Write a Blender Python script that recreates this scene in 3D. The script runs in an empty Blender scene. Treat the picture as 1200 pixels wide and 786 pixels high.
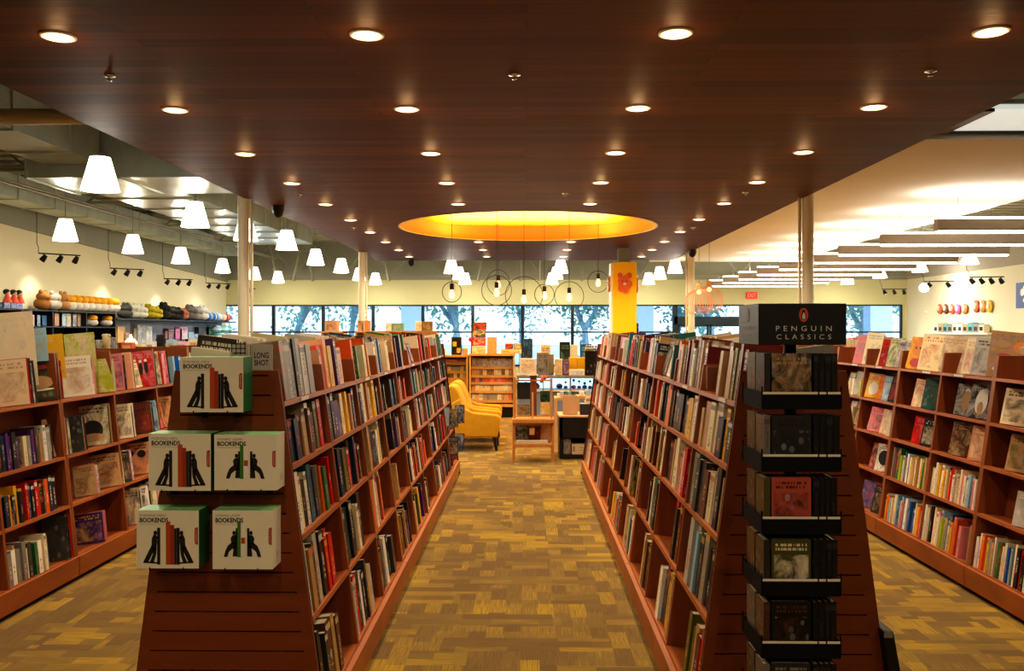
import bpy, math, random
from mathutils import Matrix, Vector
random.seed(11)
PI = math.pi
S = bpy.context.scene
C = S.collection

# ------------------------------------------------------------------ camera
F = 1050.0
YAW, PIT = 0.0162, 0.0057
cam_d = bpy.data.cameras.new('camera')
cam_d.sensor_width = 36; cam_d.lens = F / 1200 * 36; cam_d.clip_end = 300; cam_d.clip_start = 0.05
cam = bpy.data.objects.new('camera', cam_d); C.objects.link(cam)
cam.location = (0, 0, 1.65); cam.rotation_euler = (PI/2 - PIT, 0, YAW)
S.camera = cam
CR = cam.rotation_euler.to_matrix()
def W(px, py, Y):
    """world point seen at photo pixel px,py on the plane y=Y"""
    d = CR @ Vector(((px-600)/F, -(py-393)/F, -1))
    k = Y / d.y
    return Vector((d.x*k, Y, 1.65 + d.z*k))
def WX(px, Y): return W(px, 393, Y).x
def WZ(py, Y): return W(617, py, Y).z
def pix(p):
    q = CR.transposed() @ (Vector(p) - Vector((0, 0, 1.65)))
    if q.z > -0.1: return None
    return (600 + F*q.x/-q.z, 393 - F*q.y/-q.z)

# ------------------------------------------------------------------ colours, materials
def lin(h):
    h = h.lstrip('#')
    v = [int(h[i:i+2], 16)/255 for i in (0, 2, 4)]
    return tuple((c/12.92 if c <= .04045 else ((c+.055)/1.055)**2.4) for c in v) + (1.0,)
def new_mat(name):
    m = bpy.data.materials.new(name); m.use_nodes = True
    nt = m.node_tree; b = nt.nodes['Principled BSDF']
    return m, nt, b
def L(nt, a, b): nt.links.new(a, b)
def N(nt, t, **k):
    n = nt.nodes.new(t)
    for a, v in k.items(): setattr(n, a, v)
    return n
def math_n(nt, op, a, b=None):
    n = N(nt, 'ShaderNodeMath', operation=op)
    for i, v in enumerate((a, b)):
        if v is None: continue
        if isinstance(v, (int, float)): n.inputs[i].default_value = v
        else: L(nt, v, n.inputs[i])
    return n.outputs[0]
def mixc(nt, f, a, b):
    n = N(nt, 'ShaderNodeMix', data_type='RGBA')
    for i, v in ((0, f), (6, a), (7, b)):
        if isinstance(v, (int, float)): n.inputs[i].default_value = v
        elif isinstance(v, tuple): n.inputs[i].default_value = v
        else: L(nt, v, n.inputs[i])
    return n.outputs[2]
def plain(name, hx, rough=.6, metal=0, var=.12, scale=8, bump=0, spec=.5, coat=0):
    m, nt, b = new_mat(name)
    c = lin(hx)
    tc = N(nt, 'ShaderNodeTexCoord'); no = N(nt, 'ShaderNodeTexNoise'); no.inputs['Scale'].default_value = scale
    no.inputs['Detail'].default_value = 3
    L(nt, tc.outputs['Object'], no.inputs['Vector'])
    dk = tuple(x*(1-var) for x in c[:3]) + (1,); lt = tuple(min(1, x*(1+var)) for x in c[:3]) + (1,)
    L(nt, mixc(nt, no.outputs['Fac'], dk, lt), b.inputs['Base Color'])
    b.inputs['Roughness'].default_value = rough; b.inputs['Metallic'].default_value = metal
    b.inputs['Specular IOR Level'].default_value = spec
    if coat: b.inputs['Coat Weight'].default_value = coat
    if bump:
        bp = N(nt, 'ShaderNodeBump'); bp.inputs['Strength'].default_value = bump
        n2 = N(nt, 'ShaderNodeTexNoise'); n2.inputs['Scale'].default_value = scale*12
        L(nt, tc.outputs['Object'], n2.inputs['Vector']); L(nt, n2.outputs['Fac'], bp.inputs['Height']); L(nt, bp.outputs[0], b.inputs['Normal'])
    return m
def emit(name, hx, s, base=None):
    m, nt, b = new_mat(name)
    b.inputs['Base Color'].default_value = lin(base or hx)
    b.inputs['Emission Color'].default_value = lin(hx); b.inputs['Emission Strength'].default_value = s
    return m
def wood(name, a, b_, stretch=(1, 1, 14), scale=3, rough=.38, spec=.5):
    m, nt, b = new_mat(name)
    tc = N(nt, 'ShaderNodeTexCoord'); mp = N(nt, 'ShaderNodeMapping'); mp.inputs['Scale'].default_value = stretch
    L(nt, tc.outputs['Object'], mp.inputs['Vector'])
    n1 = N(nt, 'ShaderNodeTexNoise'); n1.inputs['Scale'].default_value = scale; n1.inputs['Detail'].default_value = 6; n1.inputs['Distortion'].default_value = .6
    L(nt, mp.outputs[0], n1.inputs['Vector'])
    L(nt, mixc(nt, n1.outputs['Fac'], lin(a), lin(b_)), b.inputs['Base Color'])
    b.inputs['Roughness'].default_value = rough; b.inputs['Specular IOR Level'].default_value = spec
    return m
MAT = {}
MAT['cherry'] = wood('cherry_wood', '7a3d19', 'b8682f', (14, 1, 3), 2.5, .45)
MAT['cherry_v'] = wood('cherry_wood_upright', '6e3616', '9a5426', (10, 10, 1), 2.5, .45)
MAT['cherry_cap'] = wood('cherry_slat_board', '6e3516', '8c4720', (1, 10, 10), 2.0, .5, .35)
MAT['oak'] = wood('light_oak', 'b08450', 'd6b07a', (8, 8, 1), 3, .5)
MAT['orange_wood'] = wood('orange_pine', 'a0622c', 'cf944e', (8, 8, 1), 3, .5)
MAT['black'] = plain('black_laminate', '120f0e', .45)
MAT['blackm'] = plain('black_metal', '16130f', .4, .4)
MAT['black_matt'] = plain('matt_black_plastic', '0c0b0a', .75, spec=.2)
MAT['dark'] = plain('dark_void', '0a0807', .9)
MAT['pages'] = plain('paper_pages', 'e6d9b8', .85, scale=60, var=.2)
MAT['white'] = plain('white_paint', 'e8e4d8', .5, var=.04)
MAT['cream'] = plain('cream_wall_paint', 'dcd3ae', .85, var=.03, scale=1)
MAT['cream2'] = plain('cream_wall_paint_right', 'e0d8bb', .85, var=.03, scale=1)
MAT['backwall'] = plain('olive_cream_paint', 'c9c394', .85, var=.03, scale=1)
MAT['grey'] = plain('grey_green_paint', '8f8f7e', .85, var=.1, scale=1.5)
MAT['deck'] = plain('grey_deck', 'b3b2a0', .85, var=.15, scale=1)
MAT['warmgrey'] = plain('warm_grey_paint', 'a59b8a', .8, var=.05)
MAT['galv'] = plain('galvanised_steel', 'c2cbc0', .3, .55, var=.3, scale=3)
MAT['conduit'] = plain('grey_conduit', '8f8d7e', .5, .3)
MAT['pipe'] = plain('cream_painted_pipe', 'cfc8a4', .45, var=.04)
MAT['column'] = plain('ivory_column_paint', 'ece4c8', .4, var=.04)
MAT['yellow_col'] = plain('yellow_column_paint', 'ffc810', .55, var=.04)
MAT['drum'] = plain('yellow_recess_shaded', 'c47c04', .6, var=.04); MAT['drum_top'] = plain('yellow_recess_lit', 'ffc60a', .6, var=.03)  # one yellow: wall darkened as if shaded, top brightened as if lit
MAT['acoustic'] = plain('white_acoustic_panel', 'f4ecdc', .8, var=.05, scale=1)
MAT['frame'] = plain('dark_window_frame', '10242c', .4, .3)
MAT['velvet'] = plain('mustard_velvet', 'c8940c', .75, var=.16, scale=14, bump=.15)
MAT['darkleg'] = plain('espresso_leg', '1e110b', .4)
MAT['tan'] = plain('tan_board', 'c49a70', .7, var=.08)
MAT['chalk'] = plain('chalkboard', '17140f', .7)
MAT['silver'] = plain('brushed_silver', 'a7aab0', .35, .6)
MAT['chrome'] = plain('chrome', 'c9c9c4', .15, 1)
MAT['rattan'] = plain('bent_birch_strips', 'e8ac80', .5, var=.1)
MAT['bulbglass'] = emit('filament_bulb_glow', 'ffc488', 2.2)
MAT['shade'] = emit('lit_white_shade', 'fff3dc', 5)
MAT['down'] = emit('downlight_lens', 'ffe0b8', 14)
MAT['strip'] = emit('baffle_light_strip', 'ffeedd', 9)
MAT['cove'] = emit('cove_strip', 'ffc14a', 9)
MAT['spotlens'] = emit('track_spot_lens', 'fff2dd', 12)
MAT['paper'] = plain('white_card', 'e6dfc6', .55, var=.03)
MAT['ink'] = plain('black_ink', '161412', .6)
MAT['ink_grey'] = plain('grey_ink', '8d8a74', .6)
MAT['red_ink'] = plain('red_ink', 'a81f14', .6)
MAT['orange_ink'] = plain('orange_ink', 'b94a15', .6)
MAT['orange_ink2'] = plain('orange_red_ink', '9d3412', .6)
MAT['green_ink'] = plain('green_ink', '3d7a24', .6)
MAT['green_card'] = plain('green_card', '2f7a45', .5)
MAT['mint_card'] = plain('mint_card', '8fc48a', .5)
MAT['lettering'] = plain('white_lettering', 'c9c5bb', .6)
MAT['penguin_orange'] = plain('logo_orange', 'c24a22', .6)
MAT['leaf'] = None
MAT['cream_c2'] = plain('cream_cover', 'd8d2b4', .55); MAT['brown_c2'] = plain('brown_cover', '70391f', .5)

def wood_ceiling():
    m, nt, b = new_mat('dark_plank_ceiling')
    tc = N(nt, 'ShaderNodeTexCoord'); br = N(nt, 'ShaderNodeTexBrick')
    br.inputs['Scale'].default_value = 1; br.inputs['Brick Width'].default_value = 2.4; br.inputs['Row Height'].default_value = .14
    br.inputs['Mortar Size'].default_value = .004; br.inputs['Color1'].default_value = lin('3a1d0c'); br.inputs['Color2'].default_value = lin('70401d'); br.inputs['Mortar'].default_value = lin('1c0f09')
    L(nt, tc.outputs['Object'], br.inputs['Vector'])
    mp = N(nt, 'ShaderNodeMapping'); mp.inputs['Scale'].default_value = (1, 16, 1); L(nt, tc.outputs['Object'], mp.inputs['Vector'])
    n1 = N(nt, 'ShaderNodeTexNoise'); n1.inputs['Scale'].default_value = 2; n1.inputs['Detail'].default_value = 7; L(nt, mp.outputs[0], n1.inputs['Vector'])
    mm = mixc(nt, n1.outputs['Fac'], lin('3b1d0a'), lin('744019'))
    L(nt, mixc(nt, .5, br.outputs['Color'], mm), b.inputs['Base Color'])
    r = N(nt, 'ShaderNodeMapRange'); r.inputs['To Min'].default_value = .42; r.inputs['To Max'].default_value = .7; L(nt, n1.outputs['Fac'], r.inputs['Value'])
    L(nt, r.outputs[0], b.inputs['Roughness']); b.inputs['Specular IOR Level'].default_value = .12
    return m
MAT['ceil'] = wood_ceiling()

def carpet():
    m, nt, b = new_mat('patchwork_carpet')
    tc = N(nt, 'ShaderNodeTexCoord')
    def brick(rot, w, h, off, loc):
        mp = N(nt, 'ShaderNodeMapping'); mp.inputs['Rotation'].default_value = (0, 0, rot); mp.inputs['Location'].default_value = loc
        L(nt, tc.outputs['Object'], mp.inputs['Vector'])
        br = N(nt, 'ShaderNodeTexBrick'); br.offset = off; br.inputs['Scale'].default_value = 1; br.inputs['Brick Width'].default_value = w; br.inputs['Row Height'].default_value = h
        br.inputs['Mortar Size'].default_value = 0; br.inputs['Color1'].default_value = (0, 0, 0, 1); br.inputs['Color2'].default_value = (1, 1, 1, 1); br.inputs['Mortar'].default_value = (.5, .5, .5, 1)
        L(nt, mp.outputs[0], br.inputs['Vector']); return br.outputs['Color']
    def streak(sc):
        mp = N(nt, 'ShaderNodeMapping'); mp.inputs['Scale'].default_value = sc; L(nt, tc.outputs['Object'], mp.inputs['Vector'])
        n = N(nt, 'ShaderNodeTexNoise'); n.inputs['Scale'].default_value = 4; n.inputs['Detail'].default_value = 4; L(nt, mp.outputs[0], n.inputs['Vector']); return n.outputs['Fac']
    a = brick(0, .27, .09, .37, (.1, .2, 0)); b1 = brick(PI/2, .25, .095, .31, (.4, .03, 0)); sel = brick(0, .3, .2, .5, (.3, .6, 0))
    selm = math_n(nt, 'GREATER_THAN', sel, .5)
    v = mixc(nt, selm, a, b1)
    s = mixc(nt, selm, streak((1.5, 48, 1)), streak((48, 1.5, 1)))
    vv = math_n(nt, 'ADD', math_n(nt, 'MULTIPLY', v, .62), math_n(nt, 'MULTIPLY', math_n(nt, 'SUBTRACT', s, .5), 1.15))
    big = N(nt, 'ShaderNodeTexNoise'); big.inputs['Scale'].default_value = .9; L(nt, tc.outputs['Object'], big.inputs['Vector'])
    vv = math_n(nt, 'ADD', vv, math_n(nt, 'MULTIPLY', math_n(nt, 'SUBTRACT', big.outputs['Fac'], .5), .8))
    cr = N(nt, 'ShaderNodeValToRGB'); L(nt, vv, cr.inputs[0])
    e = cr.color_ramp.elements; e[0].position = .05; e[0].color = lin('6f5836'); e[1].position = .9; e[1].color = lin('b5962a')
    x = e.new(.42); x.color = lin('826a3a'); x = e.new(.62); x.color = lin('9c7e34')
    L(nt, cr.outputs[0], b.inputs['Base Color']); b.inputs['Roughness'].default_value = .95; b.inputs['Specular IOR Level'].default_value = .15
    bp = N(nt, 'ShaderNodeBump'); bp.inputs['Strength'].default_value = .25; n2 = N(nt, 'ShaderNodeTexNoise'); n2.inputs['Scale'].default_value = 260
    L(nt, tc.outputs['Object'], n2.inputs['Vector']); L(nt, n2.outputs['Fac'], bp.inputs['Height']); L(nt, bp.outputs[0], b.inputs['Normal'])
    return m
MAT['carpet'] = carpet()

def glass_mat():
    m, nt, b = new_mat('window_glass'); nt.nodes.remove(b)
    out = nt.nodes['Material Output']; t = N(nt, 'ShaderNodeBsdfTransparent'); t.inputs[0].default_value = (.80, .93, 1, 1)
    g = N(nt, 'ShaderNodeBsdfGlossy'); g.inputs['Roughness'].default_value = .02
    mx = N(nt, 'ShaderNodeMixShader'); mx.inputs[0].default_value = .05
    L(nt, t.outputs[0], mx.inputs[1]); L(nt, g.outputs[0], mx.inputs[2]); L(nt, mx.outputs[0], out.inputs[0]); return m
MAT['glass'] = glass_mat()
def leafmat():
    m, nt, b = new_mat('tree_foliage')
    oi = N(nt, 'ShaderNodeTexCoord'); no = N(nt, 'ShaderNodeTexNoise'); no.inputs['Scale'].default_value = 1.2; L(nt, oi.outputs['Object'], no.inputs['Vector'])
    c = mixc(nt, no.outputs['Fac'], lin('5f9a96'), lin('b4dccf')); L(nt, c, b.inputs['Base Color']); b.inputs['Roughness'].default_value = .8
    t = N(nt, 'ShaderNodeBsdfTranslucent'); L(nt, c, t.inputs[0]); mx = N(nt, 'ShaderNodeMixShader'); mx.inputs[0].default_value = .6
    L(nt, b.outputs[0], mx.inputs[1]); L(nt, t.outputs[0], mx.inputs[2]); L(nt, mx.outputs[0], nt.nodes['Material Output'].inputs[0])
    return m
MAT['leaf'] = leafmat()
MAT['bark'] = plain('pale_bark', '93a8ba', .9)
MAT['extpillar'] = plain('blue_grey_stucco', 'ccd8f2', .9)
MAT['asphalt'] = plain('sunlit_pavement', 'c2c4c8', .9)

def spine_mat():
    m, nt, b = new_mat('book_spine_print')
    A = N(nt, 'ShaderNodeAttribute', attribute_name='Col'); B = N(nt, 'ShaderNodeAttribute', attribute_name='ColB')
    uv = N(nt, 'ShaderNodeUVMap', uv_map='UVMap'); sp = N(nt, 'ShaderNodeSeparateXYZ'); L(nt, uv.outputs[0], sp.inputs[0])
    u = math_n(nt, 'FRACT', sp.outputs[0]); k = math_n(nt, 'FLOOR', sp.outputs[0]); v = sp.outputs[1]
    cb = N(nt, 'ShaderNodeCombineXYZ'); L(nt, math_n(nt, 'MULTIPLY', k, 3.7), cb.inputs[0]); L(nt, math_n(nt, 'MULTIPLY', v, 34), cb.inputs[1]); L(nt, math_n(nt, 'MULTIPLY', u, 2.2), cb.inputs[2])
    no = N(nt, 'ShaderNodeTexNoise'); no.inputs['Scale'].default_value = 1; no.inputs['Detail'].default_value = 0; L(nt, cb.outputs[0], no.inputs['Vector'])
    t = math_n(nt, 'GREATER_THAN', no.outputs['Fac'], .5)
    wn = N(nt, 'ShaderNodeTexWhiteNoise', noise_dimensions='1D'); L(nt, k, wn.inputs['W'])
    wn2 = N(nt, 'ShaderNodeTexWhiteNoise', noise_dimensions='1D'); L(nt, math_n(nt, 'ADD', k, .5), wn2.inputs['W'])
    lo = math_n(nt, 'MULTIPLY', wn.outputs[0], .4); hi = math_n(nt, 'ADD', lo, math_n(nt, 'ADD', .25, math_n(nt, 'MULTIPLY', wn2.outputs[0], .3)))
    ctr = math_n(nt, 'LESS_THAN', math_n(nt, 'ABSOLUTE', math_n(nt, 'SUBTRACT', u, .5)), .17)
    mk = math_n(nt, 'MULTIPLY', math_n(nt, 'MULTIPLY', math_n(nt, 'GREATER_THAN', v, lo), math_n(nt, 'LESS_THAN', v, hi)), math_n(nt, 'MULTIPLY', ctr, t))
    band = math_n(nt, 'MULTIPLY', math_n(nt, 'GREATER_THAN', wn2.outputs[0], .6), math_n(nt, 'MULTIPLY', math_n(nt, 'LESS_THAN', v, .94), math_n(nt, 'GREATER_THAN', v, .84)))
    f = math_n(nt, 'MAXIMUM', mk, band)
    L(nt, mixc(nt, math_n(nt, 'MULTIPLY', f, .7), A.outputs[0], B.outputs[0]), b.inputs['Base Color'])
    b.inputs['Roughness'].default_value = .42
    return m
def art_mat():
    m, nt, b = new_mat('book_cover_art')
    A = N(nt, 'ShaderNodeAttribute', attribute_name='Col'); B = N(nt, 'ShaderNodeAttribute', attribute_name='ColB')
    uv = N(nt, 'ShaderNodeUVMap', uv_map='UVMap'); sp = N(nt, 'ShaderNodeSeparateXYZ'); L(nt, uv.outputs[0], sp.inputs[0])
    u = math_n(nt, 'FRACT', sp.outputs[0]); k = math_n(nt, 'FLOOR', sp.outputs[0]); v = sp.outputs[1]
    def vec(a, b_, c):
        cb = N(nt, 'ShaderNodeCombineXYZ')
        for i, x in enumerate((a, b_, c)): L(nt, x, cb.inputs[i])
        return cb.outputs[0]
    kk = math_n(nt, 'MULTIPLY', k, 5.3)
    # picture area
    no = N(nt, 'ShaderNodeTexNoise'); no.inputs['Scale'].default_value = 2.4; no.inputs['Detail'].default_value = 6; no.inputs['Roughness'].default_value = .7; no.inputs['Distortion'].default_value = .8
    L(nt, vec(u, v, kk), no.inputs['Vector'])
    vo = N(nt, 'ShaderNodeTexVoronoi'); vo.inputs['Scale'].default_value = 4.5; L(nt, vec(u, v, kk), vo.inputs['Vector'])
    mr = N(nt, 'ShaderNodeMapRange'); mr.inputs['From Min'].default_value = .42; mr.inputs['From Max'].default_value = .63; L(nt, no.outputs['Fac'], mr.inputs['Value']); pic = math_n(nt, 'MULTIPLY', mr.outputs[0], .8)
    c1 = mixc(nt, pic, A.outputs[0], B.outputs[0])
    hs = N(nt, 'ShaderNodeHueSaturation'); hs.inputs['Saturation'].default_value = .7; hs.inputs['Value'].default_value = .75; L(nt, vo.outputs['Color'], hs.inputs['Color'])
    c1 = mixc(nt, math_n(nt, 'MULTIPLY', math_n(nt, 'LESS_THAN', vo.outputs['Distance'], .3), .22), c1, hs.outputs[0])
    # only inside the middle of the cover
    ins = math_n(nt, 'MULTIPLY', math_n(nt, 'LESS_THAN', math_n(nt, 'ABSOLUTE', math_n(nt, 'SUBTRACT', u, .5)), .42), math_n(nt, 'LESS_THAN', math_n(nt, 'ABSOLUTE', math_n(nt, 'SUBTRACT', v, .4)), .32))
    wn = N(nt, 'ShaderNodeTexWhiteNoise', noise_dimensions='1D'); L(nt, k, wn.inputs['W'])
    full = math_n(nt, 'GREATER_THAN', wn.outputs[0], .55)
    ins = math_n(nt, 'MAXIMUM', ins, full)
    c2 = mixc(nt, ins, A.outputs[0], c1)
    # title lines
    row = math_n(nt, 'FLOOR', math_n(nt, 'MULTIPLY', v, 13))
    nt2 = N(nt, 'ShaderNodeTexNoise'); nt2.inputs['Scale'].default_value = 1; nt2.inputs['Detail'].default_value = 0
    L(nt, vec(math_n(nt, 'MULTIPLY', u, 26), math_n(nt, 'MULTIPLY', row, 7.1), kk), nt2.inputs['Vector'])
    inrow = math_n(nt, 'GREATER_THAN', math_n(nt, 'FRACT', math_n(nt, 'MULTIPLY', v, 13)), .35)
    tz = math_n(nt, 'MULTIPLY', math_n(nt, 'GREATER_THAN', v, .77), math_n(nt, 'LESS_THAN', v, .93))
    tm = math_n(nt, 'MULTIPLY', math_n(nt, 'MULTIPLY', math_n(nt, 'GREATER_THAN', nt2.outputs['Fac'], .47), inrow), math_n(nt, 'MULTIPLY', tz, math_n(nt, 'LESS_THAN', math_n(nt, 'ABSOLUTE', math_n(nt, 'SUBTRACT', u, .5)), .38)))
    L(nt, mixc(nt, math_n(nt, 'MULTIPLY', tm, .8), c2, B.outputs[0]), b.inputs['Base Color'])
    b.inputs['Roughness'].default_value = .35
    return m
MAT['spine'] = spine_mat(); MAT['art'] = art_mat()

# ------------------------------------------------------------------ mesh builder
class MB:
    def __init__(s): s.v = []; s.f = []; s.m = []; s.uv = []; s.c = []; s.c2 = []; s.col = False
    def face(s, pts, mi=0, uv=None, c=None, c2=None):
        n = len(s.v); s.v += [tuple(p) for p in pts]; s.f.append(tuple(range(n, n+len(pts)))); s.m.append(mi)
        s.uv.append(uv); s.c.append(c); s.c2.append(c2)
        if uv or c: s.col = True
    def raw(s, vs, fs, mi=0):
        n = len(s.v); s.v += [tuple(p) for p in vs]
        for f in fs: s.f.append(tuple(n+i for i in f)); s.m.append(mi); s.uv.append(None); s.c.append(None); s.c2.append(None)
        return s
    def box(s, a, b, M=None, mi=0):
        x0, y0, z0 = a; x1, y1, z1 = b
        vs = [Vector(p) for p in ((x0,y0,z0),(x1,y0,z0),(x1,y1,z0),(x0,y1,z0),(x0,y0,z1),(x1,y0,z1),(x1,y1,z1),(x0,y1,z1))]
        if M is not None: vs = [M @ p for p in vs]
        return s.raw(vs, [(0,3,2,1),(4,5,6,7),(0,1,5,4),(1,2,6,5),(2,3,7,6),(3,0,4,7)], mi)
    def prism(s, poly, ax, a, b, M=None, mi=0):
        """poly in the two other axes (in xyz order), extruded on axis ax from a to b"""
        def P(p, t):
            l = [p[0], p[1]]; l.insert(ax, t); v = Vector(l); return M @ v if M is not None else v
        n = len(poly); vs = [P(p, a) for p in poly] + [P(p, b) for p in poly]
        fs = [tuple(range(n-1, -1, -1)), tuple(range(n, 2*n))] + [(i, (i+1) % n, n+(i+1) % n, n+i) for i in range(n)]
        return s.raw(vs, fs, mi)
    def tube(s, pts, r, n=8, mi=0, cap=True):
        pts = [Vector(p) for p in pts]; rs = r if isinstance(r, (list, tuple)) else [r]*len(pts)
        vs = []; up = None
        for i, p in enumerate(pts):
            d = (pts[min(i+1, len(pts)-1)] - pts[max(i-1, 0)]).normalized()
            if up is None: up = Vector((0,0,1)) if abs(d.z) < .9 else Vector((1,0,0))
            a = d.cross(up).normalized(); b = a.cross(d).normalized(); up = b
            for k in range(n): t = 2*PI*k/n; vs.append(p + a*math.cos(t)*rs[i] + b*math.sin(t)*rs[i])
        fs = []
        for i in range(len(pts)-1):
            for k in range(n): fs.append((i*n+k, i*n+(k+1) % n, (i+1)*n+(k+1) % n, (i+1)*n+k))
        if cap: fs.append(tuple(range(n-1, -1, -1))); fs.append(tuple(range((len(pts)-1)*n, len(pts)*n)))
        return s.raw(vs, fs, mi)
    def lathe(s, prof, n=24, o=(0,0,0), mi=0, M=None):
        vs = []; o = Vector(o)
        for r, z in prof:
            for k in range(n):
                t = 2*PI*k/n; p = Vector((r*math.cos(t), r*math.sin(t), z)); vs.append((M @ p if M is not None else p) + o)
        fs = [(i*n+k, i*n+(k+1) % n, (i+1)*n+(k+1) % n, (i+1)*n+k) for i in range(len(prof)-1) for k in range(n)]
        return s.raw(vs, fs, mi)
    def ball(s, c, r, M=None, n=12, mi=0):
        rx, ry, rz = r if isinstance(r, (tuple, list)) else (r, r, r)
        vs = []; m = n//2+2
        for i in range(m):
            ph = PI*i/(m-1)
            for k in range(n):
                t = 2*PI*k/n; p = Vector((rx*max(.002, math.sin(ph))*math.cos(t), ry*max(.002, math.sin(ph))*math.sin(t), -rz*math.cos(ph)))
                if M is not None: p = M @ p
                vs.append(p + Vector(c))
        fs = [(i*n+k, i*n+(k+1) % n, (i+1)*n+(k+1) % n, (i+1)*n+k) for i in range(m-1) for k in range(n)]
        return s.raw(vs, fs, mi)
    def mesh(s, name, mats, smooth=False):
        me = bpy.data.meshes.new(name); me.from_pydata(s.v, [], s.f)
        for m in mats: me.materials.append(m)
        me.polygons.foreach_set('material_index', s.m)
        if smooth: me.polygons.foreach_set('use_smooth', [True]*len(s.f))
        if s.col:
            ul = me.uv_layers.new(name='UVMap'); uvs = []; ca = []; cb = []
            for f, u, c, c2 in zip(s.f, s.uv, s.c, s.c2):
                for i in range(len(f)):
                    uvs += (u[i] if u else (0, 0)); ca += (c or (.5, .5, .5, 1)); cb += (c2 or c or (.5, .5, .5, 1))
            ul.data.foreach_set('uv', uvs)
            a = me.color_attributes.new('Col', 'FLOAT_COLOR', 'CORNER'); a.data.foreach_set('color', ca)
            a = me.color_attributes.new('ColB', 'FLOAT_COLOR', 'CORNER'); a.data.foreach_set('color', cb)
        me.update(); return me
    def build(s, name, mats, parent=None, smooth=False, loc=None):
        if not isinstance(mats, (list, tuple)): mats = [mats]
        mats = [MAT[m] if isinstance(m, str) else m for m in mats]
        o = bpy.data.objects.new(name, s.mesh(name, mats, smooth)); C.objects.link(o)
        if parent is not None: o.parent = parent
        if loc: o.location = loc
        return o
def tag(o, label=None, cat=None, group=None, kind=None):
    if label: o['label'] = label
    if cat: o['category'] = cat
    if group: o['group'] = group
    if kind: o['kind'] = kind
    return o
def empty(name, loc, rz=0, **k):
    o = bpy.data.objects.new(name, None); C.objects.link(o); o.location = loc; o.rotation_euler = (0, 0, rz); o.empty_display_size = .1
    return tag(o, **k)
def dup(src, parent=None, loc=None, rz=None):
    c = src.copy(); C.objects.link(c); c.parent = parent
    if loc is not None: c.location = loc
    if rz is not None: c.rotation_euler = (0, 0, rz)
    for ch in KIDS.get(src.name, [x for x in src.children]): dup(ch, c)
    return c
KIDS = {}
def bevel(o, w=.004, n=2):
    m = o.modifiers.new('bevel', 'BEVEL'); m.width = w; m.segments = n; m.limit_method = 'ANGLE'; return o
ORD = ['first','second','third','fourth','fifth','sixth','seventh','eighth','ninth','tenth','eleventh','twelfth','thirteenth','fourteenth','fifteenth','sixteenth','seventeenth','eighteenth','nineteenth','twentieth']
ORD += ['twenty-'+x for x in ORD[:9]] + ['thirtieth'] + ['thirty-'+x for x in ORD[:9]] + ['fortieth'] + ['forty-'+x for x in ORD[:9]]

def text_mesh(txt, w=None, h=None, mat='ink', spacing=1.0, bold=0.0, name='lettering'):
    cu = bpy.data.curves.new('t', 'FONT'); cu.body = txt; cu.size = 1; cu.space_character = spacing; cu.offset = bold; cu.align_x = 'LEFT'; cu.resolution_u = 3
    ob = bpy.data.objects.new('t', cu); C.objects.link(ob)
    dg = bpy.context.evaluated_depsgraph_get(); dg.update()
    me = bpy.data.meshes.new_from_object(ob.evaluated_get(dg)); bpy.data.objects.remove(ob)
    xs = [v.co.x for v in me.vertices]; ys = [v.co.y for v in me.vertices]
    x0, x1, y0, y1 = min(xs), max(xs), min(ys), max(ys)
    sx = w/(x1-x0) if w else None; sy = h/(y1-y0) if h else None
    sx = sx or sy; sy = sy or sx
    for v in me.vertices: v.co = ((v.co.x-x0)*sx, 0, (v.co.y-y0)*sy)      # stands in the xz plane, faces -y
    me.materials.clear(); me.materials.append(MAT[mat]); me.name = name
    return me
def put_mesh(me, name, parent, loc, rot=(0,0,0)):
    o = bpy.data.objects.new(name, me); C.objects.link(o); o.parent = parent; o.location = loc; o.rotation_euler = rot; return o

# ------------------------------------------------------------------ room shell
XL, XR, YB, YF, ZD = -10.1, 12.65, 30.0, -4.0, 4.6
def struct(mb, name, mats, **k):
    o = mb.build(name, mats, **k); o['kind'] = 'structure'; return o
m = MB(); m.box((XL-.2, YF-.2, -.1), (XR+.2, YB+.2, 0)); struct(m, 'floor', 'carpet')
m = MB(); m.box((XL-.2, YF-.2, ZD), (XR+.2, YB+.2, ZD+.1))
for i in range(60):   # ribs of the corrugated deck
    y = 1 + i*.48; m.box((XL, y, ZD-.05), (XR, y+.2, ZD))
struct(m, 'ceiling', 'deck')
def zc(y): return 3.70 - (y-17.2)*(.42/12.8)
m = MB(); m.prism([(YF, 0), (YB, 0), (YB, zc(YB)), (YF, zc(YF))], 0, XL-.15, XL); m.prism([(YF, zc(YF)), (YB, zc(YB)), (YB, ZD), (YF, ZD)], 0, XL-.15, XL+.06, mi=1)
struct(m, 'wall_left', ['cream', 'grey'])
m = MB(); m.box((XR, YF, 0), (XR+.15, YB, 3.34)); m.box((XR-.05, YF, 3.34), (XR+.15, YB, ZD), mi=1); struct(m, 'wall_right', ['cream2', 'warmgrey'])
m = MB(); m.box((XL, YF-.15, 0), (XR, YF, ZD)); struct(m, 'wall_front', 'cream2')
ZS, ZT, ZW = .45, 2.51, 3.34           # sill, window head, top of the cream wall
DX0, DX1 = WX(790, YB), WX(872, YB)    # entrance door opening
WX2, WX3 = WX(986, YB), WX(1057, YB)
WC = WX(760, YB)
m = MB()
m.box((XL, YB, ZT), (XR, YB+.2, ZW)); m.box((XL, YB-.06, ZW), (XR, YB+.2, ZD), mi=1)
m.box((XL, YB, 0), (DX0, YB+.2, ZS)); m.box((DX1, YB, 0), (WX2, YB+.2, ZT)); m.box((WX2, YB, 0), (XR, YB+.2, ZS)); m.box((WX3, YB, ZS), (XR, YB+.2, ZT))
struct(m, 'wall_back', ['backwall', 'grey'])
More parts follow.
